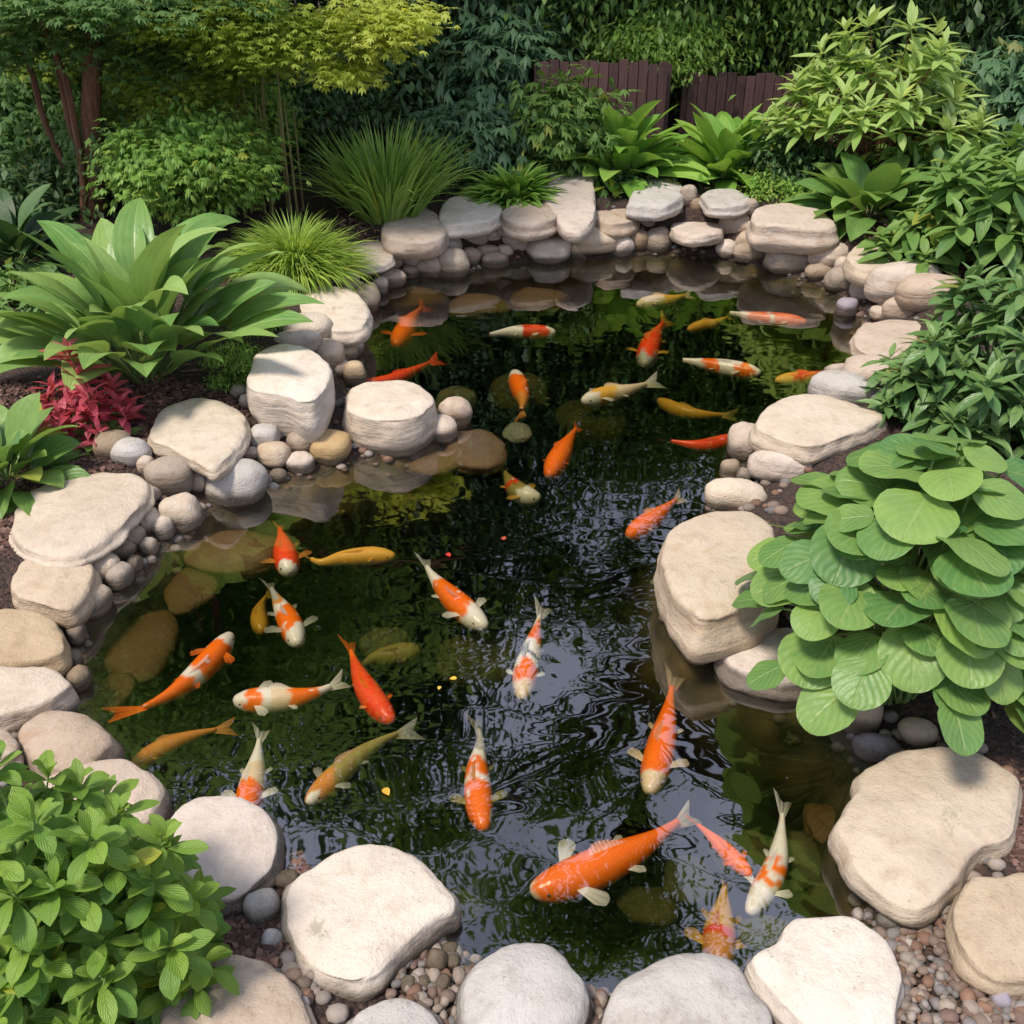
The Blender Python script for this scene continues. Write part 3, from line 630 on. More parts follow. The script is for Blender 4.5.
# bark chips
A_ = Acc(); chips = []
for poly, n in [([(0,380),(150,370),(250,400),(240,470),(110,470),(0,530)],3800),([(0,520),(60,560),(0,620)],300),([(225,860),(300,850),(320,900),(260,1000),(220,940)],900),([(940,690),(1024,690),(1024,900),(960,800)],1100),([(0,640),(0,760),(40,760)],200),
                ([(330,195),(480,180),(520,200),(420,220),(345,240)],900),([(760,170),(1000,200),(960,280),(800,210)],900)]:
    chips += scatter_px(poly, n)
for (x, y) in chips:
    p = ground_at(x, y) if False else P(x, y, .16); z = tz(p.x,p.y); p = P(x, y, z); L_ = random.uniform(.008,.024); W_ = L_*random.uniform(.3,.6); r_ = random.uniform(0,6.28); ti = random.uniform(-.5,.5)
    u_ = np.array((math.cos(r_),math.sin(r_),ti)); v_ = np.array((-math.sin(r_),math.cos(r_),random.uniform(-.4,.4)))
    o_ = np.array((p.x,p.y,z+.006)); c_ = random.choice([(.07,.035,.028),(.12,.06,.048),(.05,.025,.02),(.19,.11,.085)])
    V = [o_-u_*L_-v_*W_, o_+u_*L_-v_*W_*.6, o_+u_*L_*.8+v_*W_, o_-u_*L_*.9+v_*W_*.8]; V += [q+np.array((0,0,-.005)) for q in V]
    A_.add(V, [(0,1,2,3),(0,4,5,1),(1,5,6,2),(2,6,7,3),(3,7,4,0)], c=np.tile((*c_,1),(8,1)))
tag(A_.build('mulch', CHIP, smooth=False), 'reddish brown bark mulch covering the beds', 'mulch', kind='stuff')

# ------------------------------------------------------------------ koi
def fish_mat():
    m = M('koi_skin'); at = m.n('ShaderNodeAttribute', attribute_name='Col').outputs['Color']; uvn = m.n('ShaderNodeUVMap', uv_map='UVMap')
    mp = m.n('ShaderNodeMapping', {'Vector':uvn.outputs[0],'Scale':(26,34,1)}).outputs[0]
    vo = m.n('ShaderNodeTexVoronoi', {'Vector':mp,'Scale':1.,'Randomness':.25}).outputs['Distance']
    col = m.mix(m.math('MULTIPLY', vo, .22), at, m.mix(1., at, (.5,.34,.24), 'MULTIPLY'))
    tc = m.n('ShaderNodeTexCoord'); nz = m.noise(tc.outputs['Object'], 40, 4)
    col = m.mix(m.math('MULTIPLY_ADD', nz, .8, -.3, clamp=True), col, m.mix(1., at, (1,.75,.6), 'MULTIPLY'))
    return m.surf(m.n('ShaderNodeBsdfPrincipled', {'Base Color':col,'Roughness':.28,'Normal':m.bump(vo,.2,.003),'Specular IOR Level':.4}).outputs[0])
def fin_mat():
    m = M('koi_fin'); at = m.n('ShaderNodeAttribute', attribute_name='Col').outputs['Color']; uvn = m.n('ShaderNodeUVMap', uv_map='UVMap')
    sx = m.n('ShaderNodeSeparateXYZ', {0:uvn.outputs[0]})
    w_ = m.math('MULTIPLY_ADD', m.math('SINE', m.math('MULTIPLY', sx.outputs['X'], 75.)), .5, .5)
    al = m.math('MULTIPLY_ADD', w_, .25, m.math('MULTIPLY_ADD', sx.outputs['Y'], -.55, .80), clamp=True)
    p = m.n('ShaderNodeBsdfPrincipled', {'Base Color':at,'Roughness':.4}).outputs[0]
    t = m.n('ShaderNodeBsdfTransparent', {}).outputs[0]
    return m.surf(m.n('ShaderNodeMixShader', {0:al,1:t,2:p}).outputs[0])
FISH, FIN = fish_mat(), fin_mat()
m_ = M('fish_eye'); EYE = m_.surf(m_.n('ShaderNodeBsdfPrincipled', {'Base Color':(.01,.01,.01,1),'Roughness':.15}).outputs[0])
FC = {'w':(.86,.80,.72),'o':(.95,.17,.008),'r':(.85,.065,.012),'y':(.80,.42,.06),'g':(.34,.27,.08),'k':(.05,.05,.06),'c':(.80,.62,.42),'d':(.70,.26,.05),'s':(.45,.43,.38)}
def koi(pts, Wpx, dep, pat, fin, label, tailtwist=.7, tf=.2, fins=1., yspot=None, seed=None):
    """pts: nose first, along the back, to the tip of the tail; pat: colours along the back with where each ends"""
    seed = seed if seed is not None else random.uniform(0,99)
    dep += .012; w3 = [P(x, y, -dep) for x, y in pts]
    cv = catmull([tuple(p) for p in w3], 12, closed=False)
    L = [0]
    for k in range(len(cv)-1): L.append(L[-1]+(cv[k+1]-cv[k]).length)
    T = L[-1]
    def at(s_):
        s_ = max(0, min(s_, T-1e-6)); k = 0
        while L[k+1] < s_: k += 1
        f = (s_-L[k])/(L[k+1]-L[k]); return cv[k].lerp(cv[k+1], f)
    def tan(s_): d = at(s_+T*.03)-at(s_-T*.03); d.z = 0; return d.normalized()
    sc = ppm(w3[len(w3)//2]); W_ = Wpx/sc; H_ = W_*1.05; B = T*(1-tf)
    prof = [(0,.0),(.012,.30),(.035,.47),(.08,.66),(.15,.84),(.24,.97),(.35,1.),(.48,.95),(.6,.80),(.72,.60),(.83,.40),(.92,.27),(1.,.20)]
    def pw(u):
        for (a_, x_), (b_, y_) in zip(prof, prof[1:]):
            if u <= b_: f = (u-a_)/(b_-a_); return x_+(y_-x_)*f
        return .2
    NU, NV = 64, 24; V=[]; UVs=[]; Cs=[]
    for i_ in range(NU+1):
        u = (i_/NU)**1.15; s_ = B*u; c = at(s_); t = tan(s_); sdv = Vector((-t.y, t.x, 0)); ww = pw(u)*W_/2
        hh = (pw(u)**.8 if u > .1 else pw(u)**1.0)*H_/2
        zc = -dep-H_/2+(H_/2-hh)*(.35 if u > .3 else .2)
        for j_ in range(NV):
            q = 2*PI*j_/NV; cs, sn = math.cos(q), math.sin(q)
            xx = math.copysign(abs(cs)**.9, cs)
            V.append((c.x+sdv.x*ww*xx, c.y+sdv.y*ww*xx, zc+hh*sn)); UVs.append((j_/NV, u))
            nv = noise.noise(Vector((u*5, cs*1.1+seed, seed*1.7)))*.13+noise.noise(Vector((u*14, cs*3+seed, 0)))*.05
            uu = u+nv*(0 if len(pat)==1 else 1); col = pat[-1][1]
            for (e_, k_) in pat:
                if uu < e_: col = k_; break
            e0 = 0.; c3 = np.array(FC[pat[-1][1]])
            for q_, (e_, k_) in enumerate(pat[:-1]):
                if uu < e_+.022:
                    f_ = min(max((uu-(e_-.022))/.044, 0), 1); c3 = np.array(FC[k_])*(1-f_)+np.array(FC[pat[q_+1][1]])*f_; break
            if col in 'ord' and noise.noise(Vector((u*9+seed, cs*2.2, seed))) > .60 and len(pat) > 2: c3 = np.array(FC['w'])
            bl = min(max((-sn-.15)*1.3, 0), .8); c3 = c3*(1-bl)+np.array((.8,.66,.5))*bl
            Cs.append((*c3,1))
    F = [(i_*NV+j_, i_*NV+(j_+1)%NV, (i_+1)*NV+(j_+1)%NV, (i_+1)*NV+j_) for i_ in range(NU) for j_ in range(NV)]
    root = thing('koi', tuple(at(B*.35)), label, 'fish', 'koi swimming in the pond')
    loc = np.array(root.location)
    def part(nm, V, F, UVs, Cs, mat):
        A_ = Acc(); A_.add(np.array(V)-loc, F, UVs, c=Cs); return A_.build(nm, mat, root)
    part('body', V, F, UVs, Cs, FISH)
    fcol = np.array(FC[fin])
    def fan(nm, rootp, dirv, side, Lf, ang, fork, droop=0., r0=.12, skew=0.):
        NR, NA = 7, 14; V=[]; Us=[]
        for i_ in range(NR+1):
            r_ = i_/NR
            for j_ in range(NA+1):
                q = -1+2*j_/NA; a_ = q*ang+skew*r_
                if fork: rad = Lf*(.62+.38*abs(q)**1.4)
                else: rad = Lf*(1-.30*abs(q)**2.5)
                rr = Lf*r0*0+rad*r_
                p = rootp+dirv*(math.cos(a_)*rr)+side*(math.sin(a_)*rr+ (q*Lf*r0*(1-r_)))+Vector((0,0,-droop*rr*r_+math.sin(j_*1.3+seed)*.002*r_))
                p.z = min(p.z, -.007); V.append(p); Us.append((j_/NA, r_))
        F = [(i_*(NA+1)+j_, i_*(NA+1)+j_+1, (i_+1)*(NA+1)+j_+1, (i_+1)*(NA+1)+j_) for i_ in range(NR) for j_ in range(NA)]
        body = np.array(FC[pat[-1][1]]); Cs = []
        for (a_, r_) in Us:
            f = min(1, r_*1.8) if nm == 'tail_fin' else 1.
            Cs.append((*(body*(1-f)+fcol*f), 1))
        part(nm, V, F, Us, Cs, FIN)
    te = tan(B*.99); sd_ = Vector((-te.y, te.x, 0)); tq = (sd_*math.cos(tailtwist)+Vector((0,0,1))*math.sin(tailtwist))
    tdir = (at(T)-at(B)); tdir.z = 0; tdir.normalize()
    fan('tail_fin', at(B*.985)+Vector((0,0,-H_*.42)), tdir, tq, T*tf*1.05, .42, True, r0=.10)
    if fins:
        u = .25; c = at(B*u); t = tan(B*u); s2 = Vector((-t.y,t.x,0))
        for sg in (1,-1):
            rp = c+s2*(sg*pw(u)*W_*.42)+Vector((0,0,-H_*.34)); d = (s2*sg*.82+t*.62).normalized()
            fan('pectoral_fin', rp, d, Vector((-d.y,d.x,0)), W_*.7*fins, .42, False, droop=.06)
        u = .56; c = at(B*u); t = tan(B*u); s2 = Vector((-t.y,t.x,0))
        for sg in (1,-1):
            rp = c+s2*(sg*pw(u)*W_*.36)+Vector((0,0,-H_*.45)); d = (s2*sg*.55+t*.85).normalized()
            fan('pelvic_fin', rp, d, Vector((-d.y,d.x,0)), W_*.48*fins, .3, False, droop=.06)
    V=[]; Us=[]
    for i_ in range(13):
        u = .36+.30*i_/12; c = at(B*u); t = tan(B*u); s2 = Vector((-t.y,t.x,0)); hh = W_*.34*math.sin(PI*min(1,(i_/12)**.6*.98+.02))
        z0 = -dep-H_*.03-(H_/2)*(1-pw(u)**.8)*.65
        for j_ in range(4):
            f = j_/3; V.append((c.x+s2.x*hh*f*.9, c.y+s2.y*hh*f*.9, min(z0+hh*f*.35, -.006))); Us.append((i_/12, f))
    F = [(i_*4+j_, i_*4+j_+1, (i_+1)*4+j_+1, (i_+1)*4+j_) for i_ in range(12) for j_ in range(3)]
    mc = pat[min(len(pat)//2, len(pat)-1)][1]
    part('dorsal_fin', V, F, Us, np.tile((*(np.array(FC[mc])*.6+fcol*.4),1),(len(V),1)), FIN)
    u = .085; c = at(B*u); t = tan(B*u); s2 = Vector((-t.y,t.x,0))
    for sg in (1,-1):
        e = c+s2*(sg*pw(u)*W_*.45)+Vector((0,0,-H_*.36)); r_ = W_*.05
        part('eye', SPH*r_+np.array(e), SPF, np.zeros((len(SPH),2)), np.ones((len(SPH),4)), EYE)
    return root
K = koi
K([(530,880),(565,868),(608,850),(655,828),(700,797)],40,.02,[(.03,'c'),(1,'o')],'w','largest fish, solid deep orange with white paddle fins, front of the pond',tf=.16,fins=1.15)
K([(752,870),(730,848),(708,828),(680,806)],17,.022,[(1,'o')],'o','slim dark orange fish crossing the tail of the largest one',tf=.25,fins=.8)
K([(750,906),(764,884),(778,856),(783,820),(784,785)],26,.025,[(.25,'w'),(.34,'o'),(.42,'w'),(.5,'o'),(1,'w')],'w','white fish with orange saddle near the right front bank, tail pointing up')
K([(722,958),(721,930),(724,898),(727,868)],34,.07,[(.3,'d'),(.45,'r'),(1,'y')],'y','dim golden orange fish deep in the front water behind the right grey stone',tf=.15)
K([(650,783),(658,752),(667,715),(672,685),(676,658)],30,.02,[(.1,'c'),(1,'o')],'c','orange fish with pale spread fins heading down, below the largest right bank boulder')
K([(484,821),(479,795),(477,760),(480,730),(470,703)],28,.022,[(.42,'o'),(.5,'w'),(.64,'o'),(.78,'w'),(1,'s')],'g','orange fish crossed by two white bands, heading down in the middle front')
K([(522,690),(526,662),(534,632),(544,592)],25,.02,[(.12,'c'),(.34,'o'),(.45,'w'),(.52,'k'),(.62,'w'),(.9,'o'),(1,'w')],'w','slim fish spotted white, orange and black, heading down in the pond centre',fins=.6)
K([(486,618),(465,600),(443,580),(428,562),(421,545)],25,.018,[(.2,'w'),(.74,'o'),(1,'w')],'w','white headed fish with orange back and white fins, slanting right in the centre')
K([(392,713),(374,692),(358,665),(345,628)],25,.02,[(.9,'r'),(1,'o')],'o','solid red orange fish slanting down right beside the horizontal white one',fins=.5)
K([(231,692),(262,690),(298,688),(325,681),(348,668)],26,.018,[(.12,'w'),(.3,'o'),(.4,'w'),(.58,'c'),(.9,'o'),(1,'w')],'w','white and orange fish lying level, nose to the left, in the left half')
K([(305,796),(330,772),(358,748),(390,730),(424,720)],23,.035,[(.1,'w'),(.3,'d'),(1,'g')],'s','olive gold fish with a white nose, slanting down left in the front left')
K([(230,625),(213,646),(190,669),(165,688),(130,704),(96,708)],26,.018,[(.13,'w'),(.52,'o'),(.66,'w'),(.8,'o'),(1,'o')],'o','orange fish with white nose heading up right beside the left bank',tf=.24,tailtwist=.15)
K([(126,764),(155,744),(190,730),(238,720)],18,.06,[(1,'d')],'d','thin dull orange fish under water at the far left, above the front slabs',fins=.4)
K([(243,812),(248,785),(255,755),(260,716)],27,.02,[(.42,'o'),(.6,'c'),(1,'w')],'w','orange fish with whitish tail, its head hidden by the round pinkish slab')
K([(297,636),(288,612),(276,592),(264,570)],24,.03,[(.2,'w'),(.55,'o'),(.68,'w'),(.8,'d'),(1,'s')],'s','white and orange fish with spread fins heading down, below the small red one',fins=1.15)
K([(289,563),(284,545),(281,530),(276,512)],25,.02,[(.14,'w'),(1,'r')],'d','short bright red fish with white nose in the left bay')
K([(395,549),(370,548),(342,551),(318,556),(298,545)],18,.03,[(1,'y')],'y','plain golden yellow fish lying level in the left half',fins=.6)
K([(549,467),(558,450),(568,434),(580,416)],22,.02,[(1,'o')],'o','short plain orange fish, nose down left, in the pond centre below the mossy stone',fins=.3,tf=.14)
K([(541,490),(527,487),(513,478),(500,458)],20,.06,[(.25,'w'),(.5,'g'),(.62,'r'),(1,'g')],'y','dim fish with white nose and one red spot, beside the ring shaped stone')
K([(628,528),(648,514),(664,503),(686,486)],21,.018,[(1,'o')],'c','orange red fish with pale tail left above the largest right bank boulder',fins=.35)
K([(514,364),(520,380),(523,395),(518,415)],20,.025,[(.22,'w'),(.7,'o'),(1,'d')],'d','small orange fish with a white nose pointing up, beside algae covered stones',fins=.3)
K([(582,394),(605,387),(632,382),(664,372)],18,.02,[(.2,'w'),(.5,'y'),(1,'c')],'w','creamy yellow fish, nose left, in the far middle water',tf=.24)
K([(762,366),(735,361),(700,356),(664,352)],17,.018,[(.1,'w'),(.25,'o'),(.5,'w'),(.72,'o'),(1,'w')],'w','white fish with orange patches, nose right, near the right bank',fins=.9)
K([(738,431),(712,438),(690,439),(654,433)],14,.03,[(1,'r')],'d','thin scarlet fish with its nose at the low cobble of the right bank',fins=.3)
K([(776,375),(796,372),(815,370),(842,364)],13,.02,[(.3,'y'),(1,'r')],'o','red fish with yellow head tight against the lilac flat cobble',fins=.3)
K([(808,316),(780,313),(750,310),(712,305)],15,.018,[(.42,'o'),(.5,'w'),(.82,'o'),(1,'w')],'w','white and orange fish with orange head pointing right, far right water',fins=.8)
K([(688,325),(703,320),(716,318),(735,310)],11,.05,[(1,'y')],'g','small dull yellow fish under the tail of the far right fish',fins=0)
K([(637,299),(655,295),(674,293),(695,288)],14,.018,[(.5,'c'),(1,'y')],'c','creamy orange fish, nose left, farthest from the viewer',fins=.5)
K([(645,355),(650,338),(657,325),(670,307)],22,.022,[(.15,'s'),(1,'r')],'y','red fish with greyish nose heading down in the far middle',fins=.9)
K([(556,326),(532,325),(508,326),(474,332)],15,.018,[(.12,'w'),(.55,'r'),(1,'w')],'w','red and white fish, nose right, alone in the far left middle',fins=.8)
K([(395,336),(404,322),(412,310),(428,294)],22,.022,[(1,'o')],'o','plump orange red fish in the far left corner',fins=1.1)
K([(362,378),(388,375),(414,365),(443,352)],13,.02,[(1,'r')],'r','thin red fish touching the left bank behind the drum boulder',fins=0)
K([(658,394),(680,404),(705,409),(742,410)],14,.09,[(1,'y')],'g','faint olive yellow fish deep below the white and orange one at right',fins=.2)
K([(262,626),(258,610),(262,596),(272,584)],18,.12,[(1,'y')],'y','faint amber fish deep below the white and orange one in the left half',fins=0)
K([(420,642),(395,646),(372,652),(350,668)],22,.12,[(1,'g')],'g','faint olive fish deep behind the solid red orange one',fins=.6)

# fallen leaves and petals
for (px, py, s_, c_, lab) in [(447,553,.014,(.5,.03,.02),'small red petal floating right above the white headed fish'),(503,540,.014,(.32,.06,.03),'dark red petal floating alone in the pond centre'),
    (457,678,.012,(.65,.38,.04),'yellow fallen leaf, upper one of two in the middle of the pond'),(440,686,.009,(.5,.36,.05),'tiny yellow leaf fragment beside the larger yellow leaf'),(384,788,.016,(.6,.30,.03),'golden fallen leaf floating near the olive gold fish')]:
    m_ = M('fallen_leaf_skin'); mt = m_.surf(m_.n('ShaderNodeBsdfPrincipled', {'Base Color':(*c_,1),'Roughness':.5}).outputs[0])
    A_ = Acc(); p = P(px, py, .003); leaves(A_, [p], [U(0,6)], [.05], s_*2.2, s_*1.6, .1, 0, .2, 'ovate', 6, 4)
    tag(A_.build('fallen_leaf', mt, loc=tuple(p)), lab, 'leaf', 'fallen leaves on the water')

# ------------------------------------------------------------------ plants
def V3(p): return np.array(tuple(p))
def plant(name, px, py, label, cat='plant', group=None):
    p = ground_at(px, py); t = thing(name, tuple(p), label, cat, group); return t, V3(p)
def fin_part(acc, name, mat, root, smooth=True): 
    l = np.array(root.location); acc.v = [v-l for v in acc.v]; return acc.build(name, mat, root, smooth=smooth)
def dome_hosta(name, px, py, wpx, toppy, n, leafpx, label, mat='hosta', shape='round', asp=.95, squash=1., face=.0, rip=.05, up=.25):
    t, b = plant(name, px, py, label); s_ = ppm(Vector(b)); rad = wpx/2/s_; hgt = PY(px, toppy, b[1]+rad*.3).z-b[2]; Lf = leafpx/s_
    A_, St = Acc(), Acc(); k = np.arange(n); f = (k+.5)/n
    az = k*2.39996+U(-.3,.3,n); pol = np.sqrt(f)                     # 0 top .. 1 rim
    rr = rad*(pol*.9)*U(.9,1.06,n); zz_ = hgt*(np.sqrt(np.clip(1-(pol*.985)**2,0,1))*.82+.07)*U(.78,1.05,n)
    base = np.stack([b[0]+rr*np.cos(az), b[1]+rr*np.sin(az)*squash, b[2]+zz_], 1)
    L_ = Lf*U(.7,1.25,n)*(1-.15*(pol<.3)); el = R(8)-pol*R(42)+U(-.3,.3,n)
    saz = az+U(-.6,.6,n)
    off = np.stack([np.cos(saz)*np.cos(el), np.sin(saz)*np.cos(el), np.sin(el)],1)*(L_*.45)[:,None]
    leaves(A_, base-off*.9, saz, el+.22, L_, L_*asp*U(.85,1.1,n), U(.1,.6,n), U(-.3,.3,n), U(-.05,.16,n), shape, 12, 8, rip)
    for i_ in range(n):
        p0 = b+np.array((U(-.1,.1)*rad, U(-.1,.1)*rad, -.02)); p2 = base[i_]-off[i_]*.9; p1 = (p0+p2)/2+np.array((0,0,.12*hgt)); p1[:2] = p0[:2]*.65+p2[:2]*.35
        St.tube([p0, p0*.5+p1*.5+(0,0,.01), p1, p1*.45+p2*.55+(0,0,.01*1), p2], [.006,.0055,.005,.0045,.004], 5)
    fin_part(A_, 'leaves', LM[mat], t); fin_part(St, 'stems', STEM, t); return t
dome_hosta('hosta', 893, 690, 322, 404, 172, 53, 'big hosta with round yellow green leaves on the right bank', rip=.05, asp=1.04)
# broad leaved clump, long arching leaves
def rosette(name, px, py, label, n, L0, L1, W0, W1, mat, el0=80, el1=20, bend0=.5, bend1=1.4, shape='broad', stalk=.3, nu=9, nv=6, spread=.06, rip=.05, fold=.25, group=None, stemmat=None):
    t, b = plant(name, px, py, label, group=group); A_, St = Acc(), Acc(); k = np.arange(n); f = (k+.5)/n
    az = k*2.39996+U(-.25,.25,n); el = R(el0)+(R(el1)-R(el0))*f**.8+U(-.12,.12,n); L_ = U(L0,L1,n); 
    base = b+np.stack([np.cos(az)*spread*f, np.sin(az)*spread*f, 0*az-.01],1)
    sl_ = L_*stalk*U(.8,1.3,n)
    if stalk > 0: end = leaves(St, base, az, el, sl_, .018*L_/.4, .1, 0, .7, 'stalk', 3, 2)
    else: end = base
    leaves(A_, end, az, el-.1, L_*(1-stalk*.6), U(W0,W1,n), U(bend0,bend1,n), U(-.4,.4,n), fold*U(.4,1.4,n), shape, nu, nv, rip)
    fin_part(A_, 'leaves', LM[mat], t)
    if stalk > 0: fin_part(St, 'stems', stemmat or STEM, t)
    return t
rosette('broadleaf_plant', 145, 376, 'large clump of long arching broad leaves on the left bank', 78, .46,.80,.18,.26,'broad',84,34,.45,1.5,shape='ovate',stalk=.5,spread=.12)
rosette('hosta', 725, 178, 'rosette hosta with long pointed leaves in front of the fence', 54, .5,.74,.15,.21,'midh',82,18,.3,1.1,stalk=.15,spread=.05)
rosette('hosta', 618, 182, 'pale green hosta behind the back wall, left of the rosette one', 84, .46,.72,.13,.19,'midh',84,16,.4,1.3,stalk=.25,spread=.12)
rosette('hosta', 868, 215, 'dark green hosta drooping over the back right wall', 40, .42,.66,.18,.24,'green',72,5,.5,1.3,stalk=.2,spread=.1)
rosette('leafy_plant', 8, 480, 'green broad leaved plant at the left edge beside the crimson one', 40, .24,.4,.12,.17,'green',80,10,.4,1.2,stalk=.3,spread=.05)
rosette('leafy_plant', 15, 262, 'dark leafy plant in shade at left edge behind the large broad leaved clump', 46, .3,.5,.13,.18,'dark',75,10,.4,1.2,stalk=.3,spread=.1)
rosette('fern_clump', 515, 200, 'small bushy clump of narrow bright leaves on the back wall', 480, .22,.42,.035,.055,'midh',88,12,.5,1.5,shape='lance',stalk=0,nu=6,nv=2,spread=.2,rip=0)
# strappy clumps
rosette('ornamental_grass', 388, 218, 'tall strappy grass clump behind the back left wall', 640, .42,.78,.020,.038,'iris',90,62,.1,1.2,shape='blade',stalk=0,nu=9,nv=2,spread=.22,rip=0,fold=.5)
rosette('ornamental_grass', 296, 268, 'fine light green grass tuft beside the pale flat boulder', 2000, .26,.46,.009,.016,'grass',90,34,.6,2.2,shape='blade',stalk=0,nu=8,nv=1,spread=.24,rip=0,fold=0)

def whorl_bush(name, px, py, wpx, toppy, label, mat, nshoot, nleaf, Lpx, asp=.4, depth=1., shape='obov', stemmat=None, el=(60,-5), lowfrac=.15, cat='shrub', nu=6, nv=4, Yoff=0., flat=False, trunk=None, bend=(.2,.8), zc=None):
    t, b = plant(name, px, py, label, cat); s_ = ppm(Vector(b)); rad = wpx/2/s_; hgt = PY(px, toppy, b[1]).z-b[2]; Lf = Lpx/s_
    A_, St = Acc(), Acc()
    for k in range(nshoot):
        while True:
            d = RNG.normal(0,1,3); d /= np.linalg.norm(d)
            if d[2] > -.25: break
        rr = U(.62,1.12) if U(0,1) < .75 else U(.3,.7)
        tip = b+np.array((d[0]*rad*rr, d[1]*rad*depth*rr, hgt*(lowfrac+(1-lowfrac)*(.5+.5*d[2]*rr if flat else max(0,d[2])*rr))))
        if zc: tip[2] = b[2]+hgt*U(zc[0],zc[1])
        mid = b+(tip-b)*.5; mid[:2] = b[:2]+(tip[:2]-b[:2])*.3; mid += RNG.normal(0,.02,3)
        t0 = b+np.array((U(-.05,.05), U(-.05,.05), 0))
        St.tube([t0, mid, mid*.4+tip*.6+(0,0,.01), tip], [.007,.005,.004,.002], 4)
        out = math.atan2(d[1], d[0]); nl = nleaf+int(U(-2,3))
        for tier, (e0, sc_) in enumerate(((el[0],.7),((el[0]+el[1])/2,1.),(el[1],1.05))):
            m = max(2, nl//3+(tier>0)); az = out+np.arange(m)*2*PI/m+U(0,1)+tier*.6+U(-.2,.2,m)
            lean = .35*np.cos(az-out)
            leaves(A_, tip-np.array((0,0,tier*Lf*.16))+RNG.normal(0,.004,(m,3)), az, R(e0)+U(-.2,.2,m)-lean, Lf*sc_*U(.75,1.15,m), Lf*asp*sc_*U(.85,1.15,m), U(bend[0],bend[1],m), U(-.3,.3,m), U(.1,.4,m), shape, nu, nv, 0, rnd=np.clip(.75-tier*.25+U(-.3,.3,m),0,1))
    if trunk:
        for (dx, dy) in trunk: St.tube([b+np.array((dx*.4,dy*.4,-.05)), b+np.array((dx*.6,dy*.6,hgt*.3)), b+np.array((dx,dy,hgt*.75))], [.035,.028,.012], 8)
    fin_part(A_, 'leaves', LM[mat], t); fin_part(St, 'stems', stemmat or STEM, t); return t
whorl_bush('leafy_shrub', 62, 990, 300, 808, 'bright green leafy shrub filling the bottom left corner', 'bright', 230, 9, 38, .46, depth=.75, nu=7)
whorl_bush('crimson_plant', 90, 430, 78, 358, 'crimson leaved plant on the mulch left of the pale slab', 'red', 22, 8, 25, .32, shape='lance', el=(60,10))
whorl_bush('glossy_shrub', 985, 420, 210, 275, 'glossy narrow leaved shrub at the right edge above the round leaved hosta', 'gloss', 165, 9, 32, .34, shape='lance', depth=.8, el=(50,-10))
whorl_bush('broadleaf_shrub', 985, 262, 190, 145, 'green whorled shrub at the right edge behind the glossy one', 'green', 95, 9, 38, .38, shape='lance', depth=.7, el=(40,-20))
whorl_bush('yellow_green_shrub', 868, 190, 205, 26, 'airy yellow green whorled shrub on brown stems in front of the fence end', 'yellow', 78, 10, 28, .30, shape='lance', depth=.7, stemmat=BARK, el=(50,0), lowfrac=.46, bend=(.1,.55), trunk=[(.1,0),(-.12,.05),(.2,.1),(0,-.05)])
rosette('groundcover_plant', 100, 438, 'low green plant under the crimson leaves', 40, .07,.13,.04,.06,'green',80,5,.4,1.2,stalk=.3,spread=.08,nu=5,nv=4)

# fine leaved masses: maple-like or needle-like sprays gathered in clumps
def clumpy(acc, c, rx, ry, rz, nclump, per, Lf, asp=.45, csize=.25, shape='ovate', nu=2, nv=2, surf=.6, el=(-.7,.5), bend=.4, palm=0, flatc=.5):
    cs = []
    while len(cs) < nclump:
        d = RNG.normal(0,1,3); d /= np.linalg.norm(d); r_ = surf+(1-surf)*U(0,1)
        cs.append(d*r_)
    cs = np.array(cs); CC = np.array(c)+cs*np.array((rx,ry,rz))
    n = nclump*per; base = np.repeat(CC, per, 0)+RNG.normal(0,1,(n,3))*np.array((csize,csize,csize*flatc))
    az = np.repeat(np.arctan2(cs[:,1],cs[:,0]), per)+RNG.normal(0,1.1,n)
    rnd = np.clip(np.repeat(U(0,1,nclump), per)*.6+U(0,.4,n), 0, 1)
    e = U(el[0],el[1],n); L_ = Lf*U(.6,1.3,n)
    if palm:
        for q, sc_ in zip((-1.15,-.58,0,.58,1.15), (.6,.9,1.1,.9,.6)):
            leaves(acc, base, az+q, e, L_*sc_, L_*asp*.62, bend, 0, 0, 'lance', 2, 2 if palm > 1 else 1, rnd=rnd)
    else: leaves(acc, base, az, e, L_, L_*asp, bend, U(-.5,.5,n), .2, shape, nu, nv, rnd=rnd)
    return CC
def bush(name, px, py, Y, wpx, hpx, label, mat, nclump, per, Lf, asp=.45, csize=.12, dep=.8, cat='shrub', stems=True, smat=None, palm=0, shape='ovate', el=(-1.1,.25), surf=.5):
    c = PY(px, py, Y); s_ = ppm(c); rx = wpx/2/s_; rz = hpx/2/s_/CP; g_ = max(tz(c.x, Y), 0)
    t = thing(name, (c.x, Y, g_), label, cat); A_, St = Acc(), Acc()
    CC = clumpy(A_, V3(c), rx*.85, rx*dep, rz*.85, nclump, per, Lf, asp, csize, palm=palm, shape=shape, el=el, surf=surf)
    fin_part(A_, 'leaves', LM[mat], t)
    if stems:
        for q in CC[::max(1,len(CC)//14)]:
            b = np.array((c.x+U(-.06,.06), Y+U(-.06,.06), g_-.02)); St.tube([b, (b+q)/2+np.array((0,0,.1)), q], [.014,.01,.004], 5)
        fin_part(St, 'stems', smat or BARKD, t)
    return t
bush('fern_shrub', 190, 160, 6.9, 180, 100, 'feathery mid green shrub behind the large broad leaved clump', 'fern', 120, 60, .06, .4, .10, palm=1)
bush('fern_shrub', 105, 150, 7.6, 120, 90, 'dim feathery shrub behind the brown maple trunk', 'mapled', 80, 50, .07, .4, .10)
bush('moss_mound', 235, 365, 4.72, 70, 46, 'low mossy green mound left of the tall cream block', 'fern', 60, 60, .022, .4, .03, stems=False)
